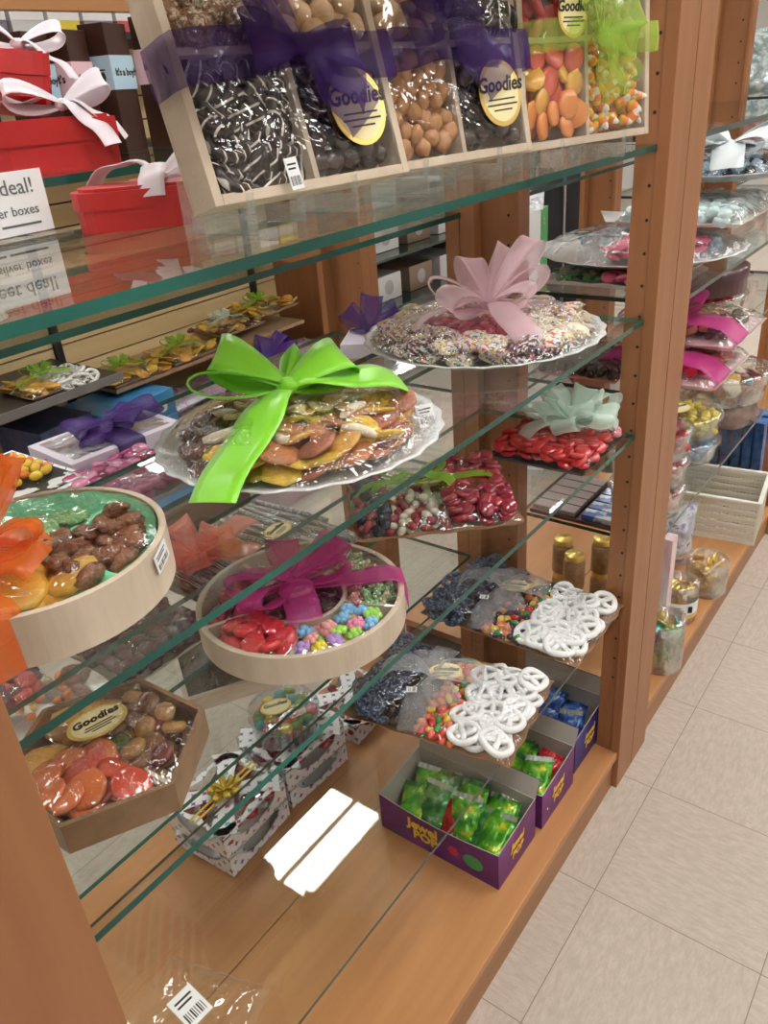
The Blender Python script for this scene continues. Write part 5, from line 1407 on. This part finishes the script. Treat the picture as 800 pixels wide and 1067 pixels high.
def jar(label, x, y, z, r, h, coins, clabel, cgrp, labelband=True, n=8, layers=5):
    t = thing('coin_jar', label, 'tub', TR(x, y, z))
    G().lathe([(0, 0), (r * .96, 0), (r, .004), (r, h), (r * .97, h), (r * .97, .005), (0, .004)], 32).build('jar_body', CLEAR, t)
    G().lathe([(r * 1.02, h - .012), (r * 1.02, h + .002), (r * .9, h + .005), (0, h + .005)], 32).build('lid', CLEAR, t)
    if labelband:
        G().lathe([(r * 1.008, h * .30), (r * 1.008, h * .62)], 32).build('paper_label', WHITE, t)
        G().lathe([(r * 1.008, h * .18), (r * 1.008, h * .29)], 32).build('gold_label', GOLD, t)
        for k in range(3):
            G().box((r * 1.011, -.022, h * (.36 + .07 * k)), (r * 1.013, .010 - .006 * k, h * (.36 + .07 * k) + .002), 0, Matrix.Rotation(-1.0, 4, 'Z')).build('print_line', INK, t)
        G().box((r * 1.011, .013, h * .38), (r * 1.013, .024, h * .56), 0, Matrix.Rotation(-1.0, 4, 'Z')).build('print_block', INK, t)
    pour('foil_coin', coins, TR(x, y, z), lambda a, b: a * a + b * b < (r * .72) ** 2, bbc(r), .026, n, .012, layers, h / (layers + 1), clabel, 'foil coin', cgrp, 1.2)


jar('clear jar of gold foil coins with a white label', -.500, 1.83, .105, .050, .11, [COIN], 'gold foil chocolate coin in the labelled jar', 'gold coins in the labelled jar', True, 9, 6)
jar('second clear jar of gold foil coins behind the labelled one', -.475, 1.99, .105, .055, .10, [COIN], 'gold foil chocolate coin in the second jar', 'gold coins in the second jar', False, 9, 5)
jar('clear jar of green, teal and violet foil coins tight beside the middle post', -.468, 1.615, .105, .052, .135, COLC, 'coloured foil coin in the jar beside the middle post', 'coloured coins in the jar', False, 9, 7)
t = thing('candy_bag', 'silver foil bag behind the gold coin jars', 'bag', TR(-.60, 2.06, .105, .6))
o = bpy.data.objects.new('bag_body', pouch_mesh('bag_body', .13, .19, .07, foil('silver_bag_foil', (.45, .48, .58), (.72, .74, .80), (.30, .26, .50)), 21)); COL.objects.link(o); o.parent = t; o.matrix_local = TR(0, 0, .105, 0, PI / 2)

BASK = mat('ivory_basket_plastic', (.70, .65, .56), .5)
t = thing('storage_basket', 'ivory woven plastic basket on the second bay deck', 'basket', TR(-.70, 2.262, .105, .12))
bw, bd, bh = .275, .215, .145
g = G()
for (ax, c) in (('x', 0), ('x', bd), ('y', 0), ('y', bw)):
    L = bw if ax == 'x' else bd
    for k in range(11):
        z0 = .004 + k * .0125; z1 = z0 + .0102; off = .0016 if k % 2 else -.0016
        if ax == 'x': g.box((0, c - .002 + off, z0), (L, c + .002 + off, z1))
        else: g.box((c - .002 + off, 0, z0), (c + .002 + off, L, z1))
    n = int(L / .011)
    for k in range(n + 1):
        u = L * k / n
        if ax == 'x': g.box((u - .0014, c - .0042, .004), (u + .0014, c + .0042, bh - .004))
        else: g.box((c - .0042, u - .0014, .004), (c + .0042, u + .0014, bh - .004))
g.box((-.004, -.004, 0), (bw + .004, bd + .004, .005))
g.build('woven_side', BASK, t)
g = G(); r_ = .009
g.box((-r_, -r_, bh - .006), (bw + r_, r_ * .4, bh)).box((-r_, bd - r_ * .4, bh - .006), (bw + r_, bd + r_, bh)).box((-r_, r_ * .4, bh - .006), (r_ * .4, bd - r_ * .4, bh)).box((bw - r_ * .4, r_ * .4, bh - .006), (bw + r_, bd - r_ * .4, bh))
g.build('basket_rim', mat('ivory_rim', (.80, .77, .70), .4), t)
for i, (mm, x, y, rz, lb) in enumerate(((foil('yellow_wrap', (.55, .50, .04), (.70, .62, .06)), -.57, 2.36, .2, 'yellow wrapped sweet in the ivory basket'), (REDF, -.52, 2.40, 1.2, 'red wrapped sweet in the ivory basket'), (foil('lime_wrap', (.45, .60, .03), (.75, .70, .05)), -.47, 2.37, 2, 'lime yellow wrapped sweet in the ivory basket'), (foil('yellow_wrap', (.5, .5, .04), (.7, .6, .06)), -.62, 2.41, -.6, 'yellow wrapped sweet in the far corner of the basket'))):
    o = bpy.data.objects.new('wrapped_sweet', pouch_mesh('wrapped_sweet', .05, .07, .03, mm, 30 + i)); COL.objects.link(o); o.matrix_world = TR(x, y, .135, rz, .3 * i, .2); tag(o, lb, 'wrapped sweet')
BLUEP = mat('blue_pack', (.02, .10, .42), .35, (.10, .28, .60), scale=30)
for k in range(12):
    tag(G().box((0, 0, 0), (.028, .045, .20)).box((0, -.001, .16), (.028, .046, .172)).build('candy_pack', BLUEP, None, TR(-.745 + (k % 6) * .036, 2.80 + (k // 6) * .08, .107, 0, .15), bevel=.001), 'tall blue packet in the row behind the ivory basket', 'packet', 'blue packets behind the basket')

# third bay and beyond, glimpsed at the right edge
SILV = foil('teal_cello_bundle', (.22, .30, .30), (.50, .58, .58), (.75, .72, .60)); ROSEB = foil('rose_cello_bundle', (.35, .18, .16), (.55, .36, .32), (.7, .6, .5))
for i, (x, y, z, mm, lb) in enumerate(((-.93, 3.42, 1.36, SILV, 'silvery teal cellophane bundle at the upper right edge'), (-.93, 3.40, 1.18, ROSEB, 'rose brown cellophane bundle under the teal one'))):
    o = bpy.data.objects.new('gift_bundle', pouch_mesh('gift_bundle', .36, .26, .16, mm, 40 + i)); COL.objects.link(o); o.matrix_world = TR(x, y, z + .01, 0, 1.2); tag(o, lb, 'gift bundle')
glass('glass_shelf', -1.125, -.795, B3[0] + .002, B3[1] - .002, 1.225, 'back glass shelf of the far bay under the teal bundle', .008, EDGE_DK)
glass('glass_shelf', -1.125, -.795, B3[0] + .002, B3[1] - .002, 1.035, 'back glass shelf of the far bay under the autumn mix', .008, EDGE_DK)
glass('glass_shelf', -1.125, -.795, B3[0] + .002, B3[1] - .002, .93, 'lower back glass shelf of the far bay', .008, EDGE_DK)
glass('glass_shelf', XB, XF, B3[0] + .002, B3[1] - .002, 1.308, 'top front glass shelf of the far bay', .008, EDGE_DK)
pour('autumn_sweet', [JB['orange'], JB['berry'], CHOC[0], JB['yellow'], JB['green']], TR(-.95, 3.3, 1.035), lambda x, y: abs(x) < .14 and abs(y) < .3, (-.14, -.3, .14, .3), .026, 90, .012, 2, .012, 'dark autumn mixed sweet at the right edge', 'candy', 'autumn sweets at the right edge', .5)
t = thing('candy_bag', 'clear bag over the autumn mixed sweets at the right edge', 'bag', TR(-.95, 3.3, 1.035)); drape(t, [(-.16, -.33), (.16, -.33), (.16, .33), (-.16, .33)], .05, m=CELLO, amp=.01, seed=88, power=4)

# ---------------------------------------------------------------- across the other aisle: slat wall fixture
SLAT = mat('maple_slat_panel', (.70, .53, .27), .5, (.77, .60, .33), scale=3, stretch=(8, .6, 8))
t = thing('slatwall_fixture', 'maple slat wall fixture with black shelves across the other aisle', 'display fixture', TR(-2.62, 0, 0))
for k in range(24):
    z0 = .12 + k * .0762 - .033
    G().box((-.02, -1.2, z0), (0, 2.62, z0 + .0705)).build('slat', SLAT, t)
G().box((-.03, -1.2, 0), (-.012, 2.62, 1.95)).build('back_panel', mat('slat_groove', (.05, .02, .012), .6), t)
for y in (-.6, .0, .75, 1.50, 2.475): G().box((.0, y - .014, .1), (.016, y + .014, 1.9)).build('black_standard', BLACK, t)
G().box((-.45 + .43, -1.2, .0), (.42, 2.62, .13)).build('fixture_base', mat('brown_base', (.16, .09, .05), .6), t)
G().box((-.05, 2.62, 0), (.42, 2.66, 1.95)).build('end_panel', WOOD_Z, t)
G().box((.0, .1, .645), (.40, 1.47, .662)).build('black_shelf', BLACK, t)
G().box((.4, .1, .640), (.404, 1.47, .668)).build('shelf_lip', mat('grey_lip', (.25, .25, .26), .4), t)
G().box((.0, 1.50, .565), (.30, 2.46, .578)).build('brown_shelf', KRAFT, t)
G().box((.0, .1, 1.30), (.36, 2.46, 1.318)).build('black_shelf', BLACK, t)
G().box((.0, .1, 1.60), (.36, 2.46, 1.618)).build('black_shelf', BLACK, t)


def slat_bag(label, x, y, z, rz, fills, seed, rib=LIMET, grp=None, tl=0):
    t, M, W_, D_ = flat_tray(label, (x, y), (x + .0, y + .24), (x - .20, y), z, seed=seed, lift=.022, board=KRAFT, wob=.002)
    for (nm, meshes, a, b, c, d, dm, n, lb, grp2) in fills:
        ins, bb = rect(W_ * a + .01, D_ * b + .01, W_ * c - .01, D_ * d - .01)
        pour(nm, meshes, M, ins, bb, dm, n, .012, 2, .009, lb, 'candy', grp2, .5)
    bow(t, TR(W_ * .4, D_ * .45, .044), rib, [(2.6, .06, .03, .02, .3), (.5, .055, .03, .02, .3), (1.5, .05, .03, .02, .1)], [(3.4, .10, .01, -.005, .2), (-.3, .09, .01, -.005, .2)], wid=.03, knot=.008)
    return t


YW = [APRI[0], APRI[2], PINE[0]]
slat_bag('wrapped tray of pale pretzels and a lime ribbon on the black shelf across the aisle', -2.235, 1.16, .662, 0, [('pale_pretzel', PRETZ, .45, 0, 1, 1, .045, 14, 'pale pretzel in the tray on the black shelf', 'pale pretzels on the black shelf'), ('mixed_fruit', YW, 0, 0, .45, 1, .036, 14, 'fruit slice in the tray on the black shelf', 'fruit slices on the black shelf')], 91)
for i, y in enumerate((1.50, 1.76, 2.02, 2.22)):
    x, z = -2.32, .578 + (.03 if i > 1 else 0)
    if i > 1: x = -2.34
    slat_bag(('first', 'second', 'third', 'fourth')[i] + ' wrapped tray of yellow fruit from the left on the brown shelf across the aisle', x, y, .578 + (.0, .003, .034, .060)[i], 0, [('fruit_slice', YW + ([PRUNE[0]] if i > 1 else []), 0, 0, 1, 1, .040, 26, 'yellow fruit slice in the ' + ('first', 'second', 'third', 'fourth')[i] + ' tray on the brown shelf', 'fruit slices in the ' + ('first', 'second', 'third', 'fourth')[i] + ' brown shelf tray')], 92 + i, MINTO if i == 2 else LIMET)
# stacks of lilac and pink packets, blue box
LIL = [foil('lilac_packet_' + n, a, b, c) for n, a, b, c in (('pink', (.72, .62, .68), (.66, .34, .54), (.80, .76, .74)), ('cream', (.74, .70, .62), (.70, .62, .56), (.65, .25, .35)), ('lilac', (.60, .55, .70), (.74, .70, .76), (.62, .2, .45)))]
LILM = [pouch_mesh('marshmallow_bag', .22, .26, .06, m_, 50 + i) for i, m_ in enumerate(LIL)]
for j, y in enumerate((1.72, 1.98, 2.24, 2.42)):
    for k in range(6):
        o = bpy.data.objects.new('marshmallow_bag', LILM[(j + k) % 3]); COL.objects.link(o); o.matrix_world = TR(-2.36 + .02 * (k % 2), y, .17 + k * .058, R.uniform(-.1, .1))
        tag(o, 'pink and lilac bag of sweets in the stacks under the brown shelf', 'bag of sweets', 'pink and lilac bags under the brown shelf')
t = thing('toy_box', 'bright blue box with round white prints under the black shelf', 'box', TR(-2.44, 1.34, .13, .1))
G().box((0, 0, 0), (.24, .30, .42)).build('carton', mat('sky_blue_carton', (.05, .28, .62), .35, (.10, .42, .78), scale=6), t, bevel=.002)
g = G()
for (y, z, r) in ((.06, .35, .03), (.16, .32, .022), (.24, .37, .02), (.10, .22, .035), (.22, .20, .03)): g.prism(circle(r, 18), 0, .001, 0, Matrix.Translation((.2405, y, z)) @ FX)
g.build('round_print', mat('white_round_print', (.75, .80, .84), .4), t)
t = thing('toy_box', 'dark blue box left of the bright blue one', 'box', TR(-2.44, 1.12, .13, .1)); G().box((0, 0, 0), (.22, .20, .44)).build('carton', mat('deep_blue_carton', (.02, .05, .16), .35, (.10, .12, .25), scale=14), t, bevel=.002)
g = G(); g.box((.221, .03, .2), (.222, .17, .23)); g.build('orange_print', mat('orange_print', (.7, .2, .05), .4), t)
# purple bow bag near the aisle side of the fixture
o = pouch_mesh('purple_bow_bag', .24, .28, .06, LIL[0], 66)
t = thing('gift_bag', 'pale bag with a deep purple bow in front of the pink stacks', 'bag', TR(-2.16, 2.06, .50)); ob = bpy.data.objects.new('bag_body', o); COL.objects.link(ob); ob.parent = t; ob.matrix_local = TR(0, 0, -.02)
bow(t, TR(0, 0, .03), PURT, [(2.4, .12, .06, .05, .4), (.6, .12, .06, .04, .3), (-.9, .09, .05, .03, .2), (1.5, .10, .06, .07, .2)], [(-2.0, .13, .01, -.03, .2), (-.3, .12, .01, -.02, .2)], wid=.07, knot=.02)
# the pile it lies on
t = thing('storage_crate', 'low crate of pale bags in front of the pink stacks', 'crate', TR(-2.16, 2.06, 0)); G().box((-.12, -.16, 0), (.12, .16, .44)).build('crate_body', mat('pale_crate', (.6, .55, .55), .5, (.7, .5, .6), scale=12), t)
# goods along the top shelves of the fixture
TOPC = [(.45, .04, .06), (.22, .20, .24), (.70, .70, .70), (.80, .62, .05), (.30, .28, .32), (.55, .08, .10), (.75, .74, .72)]
for i in range(18):
    c = TOPC[i % 7]
    tt = tag(G().box((-.04, -.05, 0), (.04, .05, .15)).box((-.041, -.051, .03), (.041, .051, .06), 1).build('candy_carton', [mat('carton_colour_%s' % 'abcdefg'[i % 7], c, .5), WHITE], None, TR(-2.33, .45 + i * .115, 1.619), bevel=.001), 'small coloured carton on the top shelf across the aisle', 'carton', 'coloured cartons on the top shelf across the aisle')

# kraft boxes with round windows on the farther fixture
t = thing('display_fixture', 'low white fixture with glass shelves beyond the end of the other aisle', 'display fixture', TR(-2.75, 3.0, 0))
G().box((-.25, 0, 0), (.30, .03, .95)).build('side_panel', WHITE, t); G().box((-.25, 1.9, 0), (.30, 1.93, .95)).build('side_panel', WHITE, t)
G().box((-.27, 0, 0), (-.25, 1.93, 1.5)).build('back_panel', mat('grey_back_panel', (.55, .52, .47), .6), t)
for z in (.10, .41, .66, .90): G().box((-.25, .03, z), (.30, 1.9, z + .012)).build('fixture_shelf', EDGE_DK if z > .3 else WHITE, t)
SILB = mat('silver_brown_card', (.30, .20, .14), .3, metal=.2)
for z in (.424, .674, .914):
    for j in range(6):
        y = 3.10 + j * .30
        t = thing('window_gift_box', 'brown and white gift box with a round window, beyond the other aisle', 'gift box', TR(-2.72, y, z), 'round window boxes beyond the other aisle')
        G().box((-.10, -.11, 0), (.15, .11, .13)).build('box_base', [SILB, WHITE][j % 2], t, bevel=.002)
        g = G(); g.prism(circle(.038, 24), 0, .001, 0, Matrix.Translation((.151, 0, .065)) @ FX)
        g.build('round_window', mat('grey_window', (.52, .50, .50), .3), t)
        g = G(); g.prism(circle(.038, 24), 0, .001, 0, Matrix.Translation((.03, -.111, .065)) @ FY); g.build('round_window', mat('grey_window', (.52, .50, .50), .3), t)


# ---------------------------------------------------------------- shopper beyond the rack, in the other aisle
def person(x, y, rz):
    t = thing('person', 'person in a long black coat standing in the other aisle, seen between the posts', 'person', TR(x, y, 0, rz))
    V = []; E = []; Rr = []
    def add(p, r, par=None):
        V.append(p); Rr.append(r); i = len(V) - 1
        if par is not None: E.append((par, i))
        return i
    pel = add((0, 0, .95), .155)
    wa = add((0, 0, 1.12), .140, pel); ch = add((0, .01, 1.32), .165, wa); nk = add((0, .0, 1.47), .065, ch); hd = add((0, .02, 1.57), .085, nk); ht = add((0, .02, 1.66), .080, hd)
    for s in (-1, 1):
        hp = add((s * .095, 0, .88), .095, pel); kn = add((s * .10, .01, .50), .060, hp); an = add((s * .10, -.01, .09), .042, kn); to = add((s * .11, .13, .04), .035, an)
        sh = add((s * .185, 0, 1.40), .065, ch); el = add((s * .235, -.02, 1.12), .048, sh); wr = add((s * .23, .06, .88), .034, el); pm = add((s * .228, .075, .82), .034, wr)
        for k, L in enumerate((.062, .070, .066, .052)):
            b = add((s * .225, .045 + .02 * k, .775), .0095, pm); m_ = add((s * .215, .045 + .02 * k, .775 - L * .45), .0085, b); add((s * .195, .045 + .02 * k, .775 - L * .65), .0075, m_)
        a = add((s * .215, .115, .80), .011, pm); add((s * .205, .125, .765), .009, a)
    me = bpy.data.meshes.new('body'); me.from_pydata(V, E, [])
    o = bpy.data.objects.new('body', me); COL.objects.link(o); o.parent = t
    sk = o.modifiers.new('skin', 'SKIN'); sk.use_smooth_shade = True
    for i, r in enumerate(Rr): me.skin_vertices[0].data[i].radius = (r, r * (.72 if i in (0, 1, 2) else 1))
    me.skin_vertices[0].data[0].use_root = True
    o.modifiers.new('subdivision', 'SUBSURF').levels = 1; o.modifiers[-1].render_levels = 2
    skin = mat('skin', (.55, .34, .25), .5); coat = mat('black_coat', (.012, .012, .016), .7, bump=.1)
    # one continuous figure, clothing by height in the same body
    m, nt, out = nodes('body_cloth_and_skin')
    tc = N(nt, 'TexCoord'); sp = N(nt, 'SeparateXYZ', {0: tc.outputs['Object']})
    hi = N(nt, 'Math', {0: sp.outputs[2], 1: 1.50}, operation='GREATER_THAN').outputs[0]
    ax = N(nt, 'Math', {0: sp.outputs[0]}, operation='ABSOLUTE').outputs[0]
    hx = N(nt, 'Math', {0: ax, 1: .175}, operation='GREATER_THAN').outputs[0]; lz = N(nt, 'Math', {0: sp.outputs[2], 1: .87}, operation='LESS_THAN').outputs[0]
    hand = N(nt, 'Math', {0: hx, 1: lz}, operation='MULTIPLY').outputs[0]
    sk_ = N(nt, 'Math', {0: hi, 1: hand}, operation='MAXIMUM').outputs[0]
    mx = N(nt, 'Mix', {0: sk_, 6: (.012, .012, .018, 1), 7: (.55, .34, .25, 1)}, data_type='RGBA')
    nt.links.new(N(nt, 'BsdfPrincipled', {'Base Color': mx.outputs[2], 'Roughness': .6}).outputs[0], out.inputs[0])
    me.materials.append(m)
    g = G()
    g.lathe([(.20, .42), (.205, .60), (.19, .86), (.165, 1.10), (.195, 1.30), (.175, 1.42), (.085, 1.485), (.078, 1.49), (.16, 1.40), (.18, 1.30), (.15, 1.10), (.175, .86), (.19, .60), (.185, .42), (.20, .42)], 28, 0, None, True, 1, .72)
    g.build('coat', coat, t)
    G().box((-.004, .125, .50), (.004, .150, 1.30)).build('zip', mat('grey_zip', (.45, .45, .47), .3, metal=.7), t)
    g = G(); g.ball((0, -.005, 1.635), .108, 0, 18, 12, (.92, 1.0, 1.02), .06); g.ball((0, -.06, 1.56), .085, 0, 14, 10, (1, .6, 1.1), .06)
    g.build('hair', mat('dark_hair', (.035, .02, .014), .5), t)
    g = G()
    for s in (-1, 1): g.ball((s * .032, .092, 1.60), .012, 0); g.ball((s * .088, .015, 1.585), .020, 1, 10, 7, (.4, .8, 1.3))
    g.ball((0, .108, 1.575), .014, 1, 10, 7, (.8, 1, 1.4)); g.ball((0, .096, 1.535), .016, 2, 10, 6, (1.4, .4, .4))
    g.build('face', [INK, skin, mat('lips', (.5, .2, .18), .4)], t)
    return t


person(-1.74, 3.62, -2.4)
t = thing('shopping_bag', 'white paper shopping bag with a green side, beside the person in black', 'bag', TR(-1.36, 2.66, 0, .25))
g = G()
for (a, b, mi) in (((-.055, -.02), (.03, -.02), 0), ((.03, -.02), (.03, .10), 1), ((.03, .10), (-.055, .10), 0), ((-.055, .10), (-.055, -.02), 1)):
    g.add([(a[0], a[1], .70), (b[0], b[1], .70), (b[0], b[1], 1.0), (a[0], a[1], 1.0)], [(0, 1, 2, 3)], mi)
    g.add([(a[0] * .96, a[1] * .96, .70), (b[0] * .96, b[1] * .96, .70), (b[0] * .96, b[1] * .96, 1.0), (a[0] * .96, a[1] * .96, 1.0)], [(3, 2, 1, 0)], mi)
g.box((-.055, -.02, .698), (.03, .10, .70))
g.build('bag_body', [mat('white_bag_paper', (.84, .85, .86), .5), mat('green_bag_side', (.05, .38, .10), .5)], t)
o = bpy.data.objects.new('tissue', pouch_mesh('tissue', .08, .10, .03, foil('silver_tissue', (.55, .60, .66), (.85, .86, .88), (.4, .4, .5)), 77)); COL.objects.link(o); o.parent = t; o.matrix_local = TR(-.01, .04, 1.0, .3, 1.1)
t2 = thing('shop_stool', 'white pedestal under the shopping bag, beyond the rack', 'pedestal', TR(-1.36, 2.66, 0, .25)); G().box((-.07, -.03, 0), (.05, .12, .02)).box((-.06, -.02, .02), (.04, .11, .697)).build('pedestal_body', WHITE, t2)
